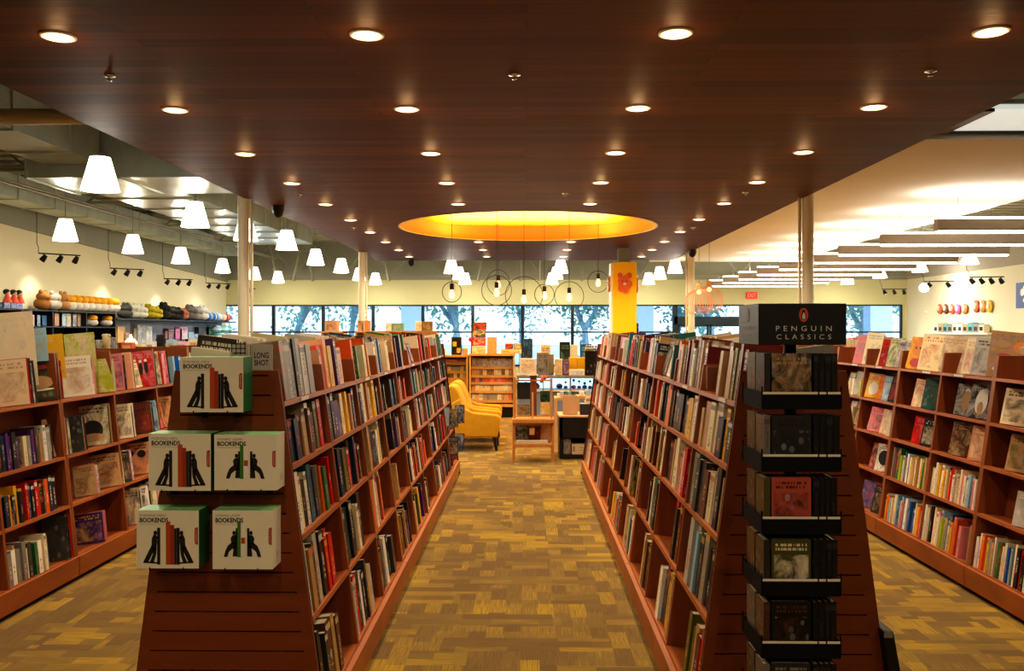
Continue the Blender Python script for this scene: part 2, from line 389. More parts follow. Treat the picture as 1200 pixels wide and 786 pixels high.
for k, (xx, nm) in enumerate(((XL, 'baseboard_left'), (XR-.02, 'baseboard_right'))):
    m = MB(); m.box((xx, YF, 0), (xx+.02, YB, .12)); struct(m, nm, 'black')
# windows: each bay a frame and its pane
ZR = WZ(389, YB)
mull = [WX(262+58.4*i, YB) for i in range(10)]
xs = [x for x in mull if x < DX0-.5] + [DX0]
def window(n, x0, x1):
    m = MB(); t = .05
    m.box((x0, YB-.03, ZS), (x0+t, YB+.1, ZT)); m.box((x1-t, YB-.03, ZS), (x1, YB+.1, ZT))
    for z in (ZS, ZR-t/2, ZT-t): m.box((x0+t, YB-.03, z), (x1-t, YB+.1, z+t))
    w = struct(m, 'window_%d' % n, 'frame')
    g = MB(); g.box((x0+t, YB+.03, ZS+t), (x1-t, YB+.036, ZT-t)); g.build('window_pane', 'glass', w)
for i in range(len(xs)-1): window(i+1, xs[i], xs[i+1])
window(20, WX2, WX3)
# entrance: transom, header, two glazed leaves
def door():
    m = MB(); t = .07; ym, y1 = YB-.04, YB+.12; zh0, zh1 = WZ(380, YB), WZ(371, YB)
    m.box((DX0, ym, 0), (DX0+t*1.6, y1, ZT)); m.box((DX1-t, ym, 0), (DX1, y1, ZT)); m.box((DX0, ym, zh0), (DX1, y1, zh1)); m.box((DX0, ym, ZT-.05), (DX1, y1, ZT))
    d = struct(m, 'door_1', 'frame')
    g = MB(); g.box((DX0+.1, YB+.03, zh1), (DX1-t, YB+.036, ZT-.05)); g.build('transom_pane', 'glass', d)
    xm = (DX0+DX1)/2
    for a, b, hx in ((DX0+.12, xm-.01, xm-.08), (xm+.01, DX1-.08, xm+.08)):
        f = MB(); f.box((a, YB-.01, 0), (a+t, YB+.05, zh0)); f.box((b-t, YB-.01, 0), (b, YB+.05, zh0)); f.box((a, YB-.01, 0), (b, YB+.05, .25)); f.box((a, YB-.01, zh0-t), (b, YB+.05, zh0))
        lf = f.build('door_leaf', 'frame', d)
        g = MB(); g.box((a+t, YB+.02, .25), (b-t, YB+.026, zh0-t)); g.build('door_pane', 'glass', lf)
        h = MB(); h.tube([(hx, YB-.06, .9), (hx, YB-.06, 1.25)], .012); h.build('door_handle', 'chrome', lf)
door()
# wooden plank ceiling with the round recess
PX0, PX1, PY0, PY1, PZ = -3.80, 3.72, -3.5, 22.8, 3.43
RCX, RCY, RR = 0.02, 15.55, 2.2
def panel():
    m = MB(); n = 96; vs = []; ring = []
    angs = sorted([2*PI*i/n for i in range(n)] + [math.atan2(y-RCY, x-RCX) % (2*PI) for x in (PX0, PX1) for y in (PY0, PY1)])
    for a in angs:
        c, s = math.cos(a), math.sin(a)
        t = min([(PX1-RCX)/c if c > 1e-9 else 1e9, (PX0-RCX)/c if c < -1e-9 else 1e9, (PY1-RCY)/s if s > 1e-9 else 1e9, (PY0-RCY)/s if s < -1e-9 else 1e9])
        ring.append(((RCX+RR*c, RCY+RR*s), (RCX+t*c, RCY+t*s)))
    k = len(ring)
    for i in range(k):
        (a, b), (c, d) = ring[i], ring[(i+1) % k]
        m.face([(a[0], a[1], PZ), (c[0], c[1], PZ), (d[0], d[1], PZ), (b[0], b[1], PZ)])
        m.face([(a[0], a[1], PZ+.14), (b[0], b[1], PZ+.14), (d[0], d[1], PZ+.14), (c[0], c[1], PZ+.14)])
        m.face([(b[0], b[1], PZ), (d[0], d[1], PZ), (d[0], d[1], PZ+.14), (b[0], b[1], PZ+.14)])
    return m
struct(panel(), 'ceiling', 'ceil')
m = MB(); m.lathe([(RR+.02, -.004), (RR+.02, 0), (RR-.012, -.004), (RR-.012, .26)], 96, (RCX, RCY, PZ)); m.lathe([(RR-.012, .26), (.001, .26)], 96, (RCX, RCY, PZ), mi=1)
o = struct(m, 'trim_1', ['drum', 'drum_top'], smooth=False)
m = MB(); m.lathe([(RR+.03, -.006), (RR-.014, -.006), (RR-.014, .0)], 96, (RCX, RCY, PZ)); struct(m, 'trim_2', 'white')
# white acoustic ceiling panel on the right
m = MB(); m.box((3.4, 9.0, 3.55), (7.2, 24.9, 3.65)); struct(m, 'ceiling', 'acoustic')
e = empty('ceiling_light_panel', (3.4, 8.05, 3.62), label='pale lit ceiling panel with black edge beside plank ceiling, upper right', cat='light panel')
m = MB(); m.box((0, 0, 0), (5.2, .88, .04)); m.build('diffuser', emit('pale_diffuser', 'e6ece4', .55), e)
m = MB(); m.box((.55, -.03, -.03), (.75, .9, .0)); m.box((0, .88, -.02), (5.2, .92, .05)); m.build('black_edge', 'black', e)

# columns
for px, nm in ((285.5, 0), (424, 1), (946.5, 2), (810, 3)):
    Y = 12.1 if nm in (0, 2) else 20.4; x = WX(px, Y)
    m = MB(); m.lathe([(.075, 0), (.075, PZ if nm != 9 else 0), (.075, ZD)], 24, (x, Y, 0)); m.lathe([(.12, 0), (.12, .02), (.075, .02)], 24, (x, Y, 0))
    m.tube([(x + (.11 if nm < 2 else -.11), Y, 0), (x + (.11 if nm < 2 else -.11), Y, ZD)], .022)
    struct(m, 'column', 'column', smooth=True)
# yellow column
yx0, yx1, yY = WX(718.5, 19.3), WX(746, 19.3), 19.3
YT = WZ(307, yY)
m = MB(); m.box((yx0, yY, 0), (yx1, yY+.5, YT)); m.box((yx0-.04, yY+.02, 0), (yx0, yY+.48, YT-.02), mi=1); m.box((yx0+.13, yY+.1, YT), (yx1-.13, yY+.4, PZ), mi=2)
struct(m, 'column', ['yellow_col', 'white', 'grey'])

# ------------------------------------------------------------------ ducts, pipes, beams above the left side
def duct(a, b, label, ribs='y'):
    m = MB(); m.box(a, b)
    L_ = int(((b[1]-a[1]) if ribs == 'y' else (b[0]-a[0]))/1.2)
    for i in range(L_+1):
        if ribs == 'y':
            y = a[1] + i*1.2; m.box((a[0]-.02, y, a[2]-.02), (b[0]+.02, y+.03, b[2]+.02))
        else:
            x = a[0] + i*1.2; m.box((x, a[1]-.02, a[2]-.02), (x+.03, b[1]+.02, b[2]+.02))
    o = m.build('air_duct', 'galv'); tag(o, label, 'duct'); return o
duct((-6.14, 4.5, 3.76), (-5.39, 11.3, 4.45), 'long galvanised air duct nearest the camera beside the plank ceiling')
duct((-6.4, 11.35, 3.60), (-3.95, 12.7, 4.4), 'wide galvanised duct crossing between the two long ducts', 'x')
duct((-6.5, 12.75, 3.72), (-5.15, 21.5, 4.4), 'long galvanised duct behind the near column with bright underside')
duct((-9.3, 14.0, 3.9), (-8.7, 27.0, 4.3), 'narrow galvanised duct running close to the left wall')
m = MB(); m.tube([(-10.0, 8.2, 3.62), (-3.7, 8.2, 3.62)], .075, 16); tag(m.build('water_pipe', 'pipe', smooth=True), 'cream painted pipe crossing under the near air duct', 'pipe')
for i, (x, z, r) in enumerate(((-8.3, 4.0, .025), (-8.0, 3.96, .018), (-7.0, 4.1, .02))):
    m = MB(); m.tube([(x, 6, z), (x, 29.5, z)], r, 8); tag(m.build('conduit', 'conduit'), 'grey conduit running under the roof deck, %s from the left wall' % ORD[i], 'conduit')
# open web joists
def joist(Y, x0, x1, n, label, z0=3.5):
    e = empty('roof_joist', (0, 0, 0), label=label, cat='joist', group='grey open web roof joists')
    m = MB(); m.box((x0, Y-.04, ZD-.14), (x1, Y+.04, ZD-.06)); m.build('top_chord', 'grey', e)
    m = MB(); m.box((x0, Y-.03, z0), (x1, Y+.03, z0+.05)); m.build('bottom_chord', 'grey', e)
    m = MB(); st = (x1-x0)/n
    for i in range(n):
        a = x0+i*st; m.tube([(a, Y, ZD-.1), (a+st/2, Y, z0+.03)], .022, 6); m.tube([(a+st/2, Y, z0+.03), (a+st, Y, ZD-.1)], .022, 6)
    m.build('web', 'grey', e)
joist(29.2, XL+.1, XR-.1, 14, 'open web roof joist right above the back windows', 3.4)
for i, Y in enumerate((10.2, 14.0, 17.6, 21.4, 25.2)):
    joist(Y, XL+.1, -6.5, 4, 'grey open web roof joist over the left side, %s from the front' % ORD[i], 4.15)
# diagonal brace posts against the back wall
for i, (px, dx) in enumerate(((322, -9), (342, 10), (365, -9), (420, 12), (455, -9), (560, 8), (610, 0), (632, 0), (682, 10), (700, -9))):
    x = WX(px, 28.6); x2 = WX(px+dx, 28.6)
    m = MB(); m.tube([(x2, 28.8, 4.5), (x, 28.8, WZ(329, 28.8))], .05, 6)
    tag(m.build('brace', 'grey'), 'slanting grey steel brace above back wall, %s from the left column' % ORD[i], 'brace', 'grey braces above the back wall')

# ------------------------------------------------------------------ lights
def lamp(kind, loc, power, color=(1, .86, .66), size=.1, aim=None, angle=2.0, blend=.5, sy=None):
    d = bpy.data.lights.new('lamp', kind); d.energy = power; d.color = color
    if kind in ('POINT', 'SPOT'): d.shadow_soft_size = size
    if kind == 'SPOT': d.spot_size = angle; d.spot_blend = blend
    if kind == 'AREA':
        d.size = size
        if sy: d.shape = 'RECTANGLE'; d.size_y = sy
    o = bpy.data.objects.new('lamp', d); C.objects.link(o); o.location = loc
    if aim is not None: o.rotation_euler = (Vector(aim)-Vector(loc)).to_track_quat('-Z', 'Y').to_euler()
    return o
P_DOWN, P_PEND = 105, 75
m = MB(); m.lathe([(.105, 0), (.105, -.008), (.088, -.014), (.08, -.006), (.08, .0)], 32); ring_me = m.mesh('trim_ring', [MAT['white']], True)
m = MB(); m.lathe([(.081, -.006), (.001, -.0065)], 32); lens_me = m.mesh('lens', [MAT['down']], True)
cols = [(-2.83, 'leftmost column'), (-.96, 'second column'), (.89, 'third column'), (2.76, 'rightmost column')]
for r in range(10):
    Y = 5.38 + 1.80*r
    for ci, (x, cn) in enumerate(cols):
        if ci in (1, 2) and r in (5, 6): continue
        e = empty('downlight', (x, Y, PZ-.001), label='recessed round downlight, %s row from the front, %s on plank ceiling' % (ORD[r], cn), cat='downlight', group='recessed downlights in the plank ceiling')
        for nm, me in (('trim_ring', ring_me), ('lens', lens_me)):
            o = bpy.data.objects.new(nm, me); C.objects.link(o); o.parent = e
        lamp('SPOT', (x, Y, PZ-.05), P_DOWN if r > 0 else P_DOWN*.8, (1, .82, .60), .07, (x, Y, 0), 2.35, .7); lamp('POINT', (x, Y, PZ-.09), 1.3, (1, .6, .28), .05)  # added orange point lamp makes a halo on the ceiling around each downlight
for x in (-2.83, -.96, .89, 2.76): lamp('SPOT', (x, 3.58, PZ-.05), P_DOWN*.5, (1, .80, .56), .07, (x, 3.58, 0), 2.2, .7)
# sprinklers
for i, (px, py) in enumerate(((129, 87), (603, 88), (1090, 86), (350, 227), (415, 266), (662, 227), (873, 226), (812, 267))):
    D = (PZ-1.65)*F/(387-py); x = WX(px, D)
    m = MB(); m.lathe([(.04, 0), (.04, -.006), (.012, -.01), (.012, -.03), (.022, -.034), (.001, -.038)], 16)
    tag(m.build('sprinkler', 'chrome', smooth=True, loc=(x, D, PZ)), 'small chrome fire sprinkler in the plank ceiling, %s by distance from camera' % ORD[[0,0,0,1,2,1,1,2][i]] + (', left' if px < 500 else ', middle' if px < 700 else ', right'), 'sprinkler', 'ceiling sprinklers')

# white cone pendants
m = MB(); m.lathe([(.105, .36), (.20, 0), (.196, 0), (.10, .355)], 32); shade_me = m.mesh('shade', [MAT['shade']], True)
m = MB(); m.lathe([(.001, .40), (.03, .40), (.05, .365), (.106, .36)], 16); cap_me = m.mesh('cap', [MAT['white']], True)
pend = [(118,222),(229,265),(288,281),(336,292),(370,310),(400,319),(77,281),(156,296),(212,308),(261,319),(298,327),(326,331),(421,328),(440,333),
        (529,320),(538,327),(545,333),(657,320),(652,327),(647,333),(760,333),(773,327),(791,320),(1136,310),(1078,319),(1031,326),(993,333)]
for i, (px, py) in enumerate(pend):
    D = min(28.6, 1.52*F/(387-py)); x = WX(px, D); zb = WZ(py, D)
    if px > 1000: D = [20.7, 23.6, 26.0][i-23] if i < 26 else 28; x = WX(px, D); zb = WZ(py, D)
    side = 'left of the plank ceiling' if px < 450 else 'at back of the center aisle' if px < 700 else 'behind the yellow column' if px < 900 else 'over the right side'
    k = sum(1 for q in pend[:i] if (q[0] < 450) == (px < 450) and (450 <= q[0] < 700) == (450 <= px < 700) and (700 <= q[0] < 900) == (700 <= px < 900))
    e = empty('pendant_lamp', (x, D, zb), label='white cone pendant lamp %s, %s of them' % (side, ORD[k]), cat='pendant lamp', group='white cone pendant lamps')
    for nm, me in (('lamp_shade', shade_me), ('cap', cap_me)):
        o = bpy.data.objects.new(nm, me); C.objects.link(o); o.parent = e
        if px > 1000: o.scale = (1.0, 1.0, .7)
    c = MB(); c.tube([(0, 0, .28 if px > 1000 else .4), (0, 0, (PZ if PX0 < x < PX1 and D < PY1 else 3.55 if 3.4 < x < 7.2 and D < 24.9 else ZD)-zb)], .006, 6); c.build('cord', 'conduit', e)
    lamp('POINT', (x, D, zb+.02), P_PEND, (1, .93, .78), .12)

# ring pendants with filament bulbs
rings = [(529.5,342,12,343,'leftmost'),(582,340,17.5,341,'second from the left, large ring'),(584,331,15,332,'behind the second one'),(614,346,22,349,'lowest with largest ring'),(638,345,12,345,'right of the largest ring'),(667,347,17,347,'fifth, over the aisle end'),(701,330,12.5,330,'highest, nearest the yellow column')]
for i, (px, py, r, by, w) in enumerate(rings):
    D = (14.2, 14.6, 16.6, 15.2, 16.0, 15.6, 16.4)[i]; x = WX(px, D); zb = WZ(by, D); zr = WZ(py, D); R_ = r*D/F
    e = empty('ring_pendant', (x, D, zb), label='thin black ring pendant with filament bulb, %s' % w, cat='pendant lamp', group='ring pendants under the yellow recess')
    m = MB(); n = 40; yaw = (-.3, .1, .5, -.1, .3, 0, .2)[i]
    m.tube([(R_*math.cos(2*PI*k/n)*math.cos(yaw), R_*math.cos(2*PI*k/n)*math.sin(yaw), zr-zb+R_*math.sin(2*PI*k/n)) for k in range(n+1)], .006, 6, cap=False); m.build('ring', 'blackm', e)
    m = MB(); m.lathe([(.001, .15), (.03, .15), (.034, .13), (.034, .06), (.026, .05)], 16); m.build('socket', 'blackm', e, True)
    m = MB(); m.lathe([(.02, .055), (.026, .03), (.042, -.02), (.046, -.045), (.035, -.075), (.001, -.088)], 16); m.build('bulb', 'bulbglass', e, True)
    m = MB(); m.tube([(0, 0, .15), (0, 0, PZ+.255-zb)], .005, 6); m.build('cord', 'blackm', e)
    lamp('POINT', (x, D, zb-.15), 5, (1, .75, .45), .05)
# cove light inside the recess
lamp('AREA', (RCX, RCY, PZ+.02), 230, (1, .86, .5), 3.0, (RCX, RCY, 9)); bpy.context.view_layer.update()

# balloon pendants made of bent strips
for i, (px, py, D, w) in enumerate(((819, 355, 18.5, 'left and lower of two'), (831, 352, 19.6, 'right and higher of two'))):
    x = WX(px, D); zc_ = WZ(py, D); R_ = 16*D/F
    e = empty('strip_pendant', (x, D, zc_), label='round bent wood strip pendant lamp, %s' % w, cat='pendant lamp', group='bent wood balloon pendants')
    m = MB(); n = 34
    for k in range(n):
        a = 2*PI*k/n; ca, sa = math.cos(a), math.sin(a); pts = []
        for t in range(0, 15):
            ph = -PI/2*.55 + t/14*(PI/2*1.4); pts.append((R_*1.02*math.cos(ph)*ca, R_*1.02*math.cos(ph)*sa, R_*math.sin(ph)))
        pts.append((.045*ca, .045*sa, R_*1.1)); pts.append((.05*ca, .05*sa, R_*1.45)); m.tube(pts, .0045, 4)
    m.build('lamp_shade', 'rattan', e)
    m = MB(); m.lathe([(.055, R_*1.35), (.055, R_*1.45), (.001, R_*1.46)], 16); m.lathe([(R_*.68, -R_*.78), (R_*.7, -R_*.76), (R_*.66, -R_*.75)], 24); m.build('collar', 'rattan', e, True)
    m = MB(); m.ball((0, 0, R_*.8), .05); m.build('bulb', 'bulbglass', e, True)
    m = MB(); m.tube([(0, 0, R_*1.45), (0, 0, 3.55-zc_)], .006, 6); m.build('cord', 'conduit', e)

# linear light baffles on the right
for i in range(9):
    Y = 12.3 + 1.9*i; x0 = 5.6; x1 = 8.6; 
    if Y > 29: break
    e = empty('light_baffle', (x0, Y, 2.98), label='grey linear light baffle hung over the right side, %s from the front' % ORD[i], cat='light fixture', group='linear light baffles')
    m = MB(); m.box((0, 0, .03), (x1-x0 + (1.4 if i < 2 else 0), .12, .19)); m.build('body', 'warmgrey', e)
    for z in (0, .19):
        m = MB(); m.box((.01, .02, z), (x1-x0-.01 + (1.4 if i < 2 else 0), .1, z+.03)); m.build('light_strip', 'strip', e)
    m = MB(); m.tube([(.3, .06, .22), (.3, .06, .57 if x0+.3 < 7.2 and Y < 24.9 else 1.6)], .005, 5); m.build('hanger', 'conduit', e); m = MB(); m.tube([(2.7, .06, .22), (2.7, .06, 1.6)], .005, 5); m.build('hanger', 'conduit', e)
    lamp('AREA', (7.1, Y+.06, 2.976), 38, (1, .92, .8), 2.9, (7.1, Y+.06, 0), sy=.07).rotation_euler = (0, 0, 0); lamp('AREA', (7.1, Y+.06, 3.206), 46, (1, .93, .84), 2.9, None, sy=.07).rotation_euler = (PI, 0, 0)

# track lights: a bar with three or four heads
def track(x, Y, z, ax, n, aimx, label):
    e = empty('track_light', (x, Y, z), label=label, cat='track light', group='black track light bars')
    m = MB(); h = .4; 
    p0 = (-h*ax[0], -h*ax[1], 0); p1 = (h*ax[0], h*ax[1], 0)
    m.tube([p0, p1], .014, 6); m.tube([p0, (p0[0], p0[1], .12), (p0[0]-.05, p0[1]+.03, .2), (p0[0]-.05, p0[1]+.03, ZD-z)], .006, 5); m.build('bar', 'blackm', e)
    for k in range(n):
        t = -1 + 2*(k+.3)/(n-.4); c = Vector((h*t*ax[0], h*t*ax[1], -.1)); d = Vector((aimx, .15*(k-1), -.7)).normalized()
        M = d.to_track_quat('-Z', 'Y').to_matrix()
        q = MB(); q.lathe([(.001, .08), (.035, .08), (.05, .02), (.058, -.06), (.05, -.06), (.04, -.03), (.001, -.02)], 14, c, M=M); q.tube([c + Vector((0, 0, .1)), c + Vector((0, 0, .02))], .01, 5); hd = q.build('spot_head', 'blackm', e, True)
        q = MB(); q.lathe([(.046, -.055), (.001, -.056)], 14, c, M=M); q.build('lens', 'spotlens', hd)
    lamp('SPOT', (x+.05*(1 if aimx > 0 else -1), Y, z-.25), 30, (1, .93, .8), .06, (x+aimx*3, Y+.3, z-2.4), 1.5, .8)
for i, px in enumerate((70, 149, 209, 256)):
    D = (18.0, 21.1, 24.2, 27.2)[i]; p = W(px, (298, 315, 327, 332)[i], D); track(p.x, D, p.z, (.7, .7), 3, -.5, 'black three head track light by left wall, %s from the front' % ORD[i])
track(WX(1156, 22.0), 22.0, WZ(325, 22), (.9, -.3), 4, .6, 'black track light with four heads by right wall')
track(WX(1100, 25.0), 25.0, WZ(330, 25), (.9, -.3), 2, .6, 'black track light by right wall with glaring bright lamp')
track(WX(1048, 28.4), 28.4, WZ(339, 28.4), (.9, -.2), 3, .3, 'black track light in the back right corner')
track(WX(291, 28.4), 28.4, WZ(338, 28.4), (.5, .3), 1, -.3, 'single black spot light behind the near left column')
m = MB(); m.ball((0,0,0), .13); fl = m.build('bare_bulb', emit('glaring_bulb', 'fff8ea', 60), smooth=True, loc=W(1083, 337, 26.5)); tag(fl, 'glaring bare bulb lamp by the right wall', 'lamp')
lamp('POINT', W(1083, 341, 26.3), 60, (1, .95, .85), .1)
for i, (px, py, D) in enumerate(((812, 302, 19.9), (482, 309, 22.6), (326, 255, 12.8))):
    p = W(px, py, D); zt = PZ if i < 2 else PZ
    p.x = max(PX0+.05, min(PX1-.05, p.x))
    m = MB(); m.lathe([(.09, 0), (.09, -.06), (.07, -.12), (.03, -.16), (.001, -.165)], 16); tag(m.build('security_camera', 'blackm', smooth=True, loc=(p.x, D, PZ)), 'black dome security camera under plank ceiling ' + ('by right column', 'at its back edge', 'by near left column')[i], 'camera')
# EXIT sign
e = empty('exit_sign', W(881, 346, YB-.07), label='red EXIT sign on the back wall above the entrance', cat='sign')
m = MB(); m.box((-.18, 0, -.11), (.18, .06, .11)); m.build('housing', emit('exit_face', 'c01818', .9, 'c01818'), e)
put_mesh(text_mesh('EXIT', .28, .13, 'lettering', name='exit_lettering'), 'lettering', e, (-.14, -.003, -.065))

# ------------------------------------------------------------------ books
COL = dict(navy='1b2743', black='13110f', charcoal='35322d', cream='ddcfae', white='e2ddd0', tan='b18f66', brown='57341f', red='b01419', maroon='5c1117', orange='cf5f1d', yellow='d6a81c',
           olive='5c5a26', green='2d6638', teal='1e5658', blue='2a5a98', sky='8fb0c6', purple='4a2a60', pink='cf858c', grey='85817a', silver='b6b3aa', lime='a9b32e', coral='d3614a', peach='d9a37f')
CW = {'sky': 'pale blue', 'charcoal': 'dark grey', 'silver': 'silver grey', 'lime': 'lime green', 'navy': 'navy blue'}
KNOWN = list(COL)
ACC = ['cream', 'white', 'yellow', 'red', 'black', 'tan', 'orange', 'silver']
HOUSE = ['black','black','navy','navy','cream','white','tan','brown','maroon','red','charcoal','grey','orange','yellow','teal','green','blue','cream','silver','purple','white','black','pink','olive','tan']
DARK = ['black','black','charcoal','navy','navy','brown','maroon','cream','red','teal','grey','white','black','purple']
LIGHT = ['cream','cream','white','white','tan','peach','pink','silver','cream','black','coral','tan','grey','brown']
KIDSP = ['cream','white','red','yellow','orange','green','pink','sky','black','tan','blue','white','lime','grey','cream','white','cream']
SPECS = []
seedn = [0]
def jitter(c, a=.16):
    g = sum(c[:3])/3; c = tuple(max(0, g+(x-g)*1.18) for x in c[:3])
    f = 1 + random.uniform(-a, a); return tuple(min(1, x*f*(1+random.uniform(-.05, .05))) for x in c[:3]) + (1,)
def book_mb(mb, pg, t, d, h, c, c2, M, pmi, k, sides=True):
    """cover (front, back, spine) into mb, page block into pg"""
    th = min(.003, t*.12)
    def bx(a, b):
        x0, y0, z0 = a; x1, y1, z1 = b
        V = [M @ Vector(p) for p in ((x0,y0,z0),(x1,y0,z0),(x1,y1,z0),(x0,y1,z0),(x0,y0,z1),(x1,y0,z1),(x1,y1,z1),(x0,y1,z1))]
        uvf = lambda: [(k+.02, .0), (k+.98, .0), (k+.98, 1), (k+.02, 1)]
        return V, uvf
    # one closed U shaped prism
    o = t/2; x = o-th
    P = [(-o, 0), (o, 0), (o, d), (x, d), (x, th), (-x, th), (-x, d), (-o, d)]
    B = [M @ Vector((p[0], p[1], 0)) for p in P]; T = [M @ Vector((p[0], p[1], h)) for p in P]
    def q(i, j, mi, uv): mb.face([B[i], B[j], T[j], T[i]], mi, uv, c, c2)
    uv = [(k+.02, 0), (k+.98, 0), (k+.98, 1), (k+.02, 1)]
    flat = [(k+.01, .02)]*4; sm_ = 1 if (sides or k % 6 == 0) else 0; su = uv if sm_ else flat
    q(0, 1, 0, uv); q(1, 2, sm_, su); q(7, 0, sm_, su)
    for i, j in ((2, 3), (3, 4), (4, 5), (5, 6), (6, 7)): q(i, j, 0, flat)
    for (i, j, a, b) in ((0, 1, 4, 5), (1, 2, 3, 4), (0, 5, 6, 7)):
        for R_, rev in ((T, False), (B, True)):
            idx = (i, j, a, b) if not rev else (b, a, j, i)
            mb.face([R_[n] for n in idx], 0, flat, c, c2)
    a = Vector((-x, th, .003)); b = Vector((x, d-.003, h-.003))
    pg.box(a, b, M, pmi)
def area(M, t, d, h, face):
    """rough size in the photo of the outward face"""
    cen = M @ Vector((0, 0, h/2)); n = (M.to_3x3() @ (Vector((1, 0, 0)) if face else Vector((0, -1, 0)))).normalized()
    p = pix(cen)
    if p is None or not (-30 < p[0] < 1230 and -30 < p[1] < 830): return 0
    v = cen - Vector((0, 0, 1.65)); A = (d if face else t)*h
    side = abs((M.to_3x3() @ Vector((1 if not face else 0, 1 if face else 0, 0))).normalized().dot(v)); A2 = (d if not face else t)*h*.25
    return (A*abs(n.dot(v)) + A2*side)/v.length**3*F*F
def add_book(M, t, d, h, cn, where, face=False, name='book', cat='book', word='book', acc=None, boost=1.0, thing=False):
    seedn[0] += 1
    if acc is None:
        lum = sum(lin(COL[cn])[:3]); acc = random.choice(['cream', 'white', 'yellow', 'silver', 'orange'] if lum < .9 else ['black', 'red', 'navy', 'brown', 'teal'])
    SPECS.append(dict(M=M, t=t, d=d, h=h, cn=cn, c=jitter(lin(COL[cn])), c2=lin(COL[acc]), where=where, face=face, name=name, cat=cat, word=word, k=seedn[0], a=area(M, t, d, h, face)*boost, thing=thing))

class Face:
    """one side of an A-frame row; s = +1 faces +X, -1 faces -X"""
    def __init__(f, xc, s, hb, ht, H, zs, dmax=.175):
        f.xc, f.s, f.hb, f.ht, f.H, f.zs, f.dmax = xc, s, hb, ht, H, zs, dmax; f.th = math.atan((hb-ht)/H)
    def hw(f, z): return f.hb - (f.hb-f.ht)*z/f.H
    def M(f, y, z, inset=.0):
        c, s_ = math.cos(f.th), math.sin(f.th); x = f.xc + f.s*(f.hw(z)); 
        R_ = Matrix(((0, -f.s*c, -f.s*s_), (f.s, 0, 0), (0, -s_, c))).to_4x4()
        return Matrix.Translation((x, y, z+.001)) @ R_ @ Matrix.Translation((0, inset, 0))
GAP = {}
def fill(f, y0, y1, lv, pal, frac, where, hmax, seq=None, tmin=.018, tmax=.052, face_out=0, hmin=.6, boost=1.0):
    z = f.zs[lv]; y = y0+.014; end = y0 + (y1-y0)*frac; k = 0; H0 = random.uniform(hmin, .9)*hmax
    i = 0
    while y < min(end, y1-.012):
        cn = seq[i % len(seq)] if seq else random.choice(pal)
        i += 1
        if random.random() < face_out:
            wd = random.uniform(.12, .17); 
            if y + wd > y1-.01: break
            t = random.uniform(.012, .03); h = min(hmax, wd*random.uniform(1.25, 1.5))
            M = f.M(y+wd/2, z) @ Matrix.Translation((-wd/2 if True else 0, .055, .004)) @ Matrix.Rotation(-.16, 4, 'X') @ Matrix.Rotation(-PI/2, 4, 'Z')
            add_book(M, t, wd, h, cn, where % ORD[min(k, 48)], True, boost=boost); y += wd+.012; k += 1; continue
        t = random.uniform(tmin, tmax)*(1.25 if random.random() < .15 else 1)
        if y + t > y1-.008: break
        h = min(hmax, max(.15, H0*random.uniform(.84, 1.12))); d = min(f.dmax-.02, h*random.uniform(.62, .78))
        M = f.M(y+t/2, z, random.uniform(.003, .03))
        add_book(M, t, d, h, cn, where % ORD[min(k, 48)], boost=boost); y += t+.0012; k += 1
        if random.random() < .035: y += random.uniform(.03, .09)
    return y

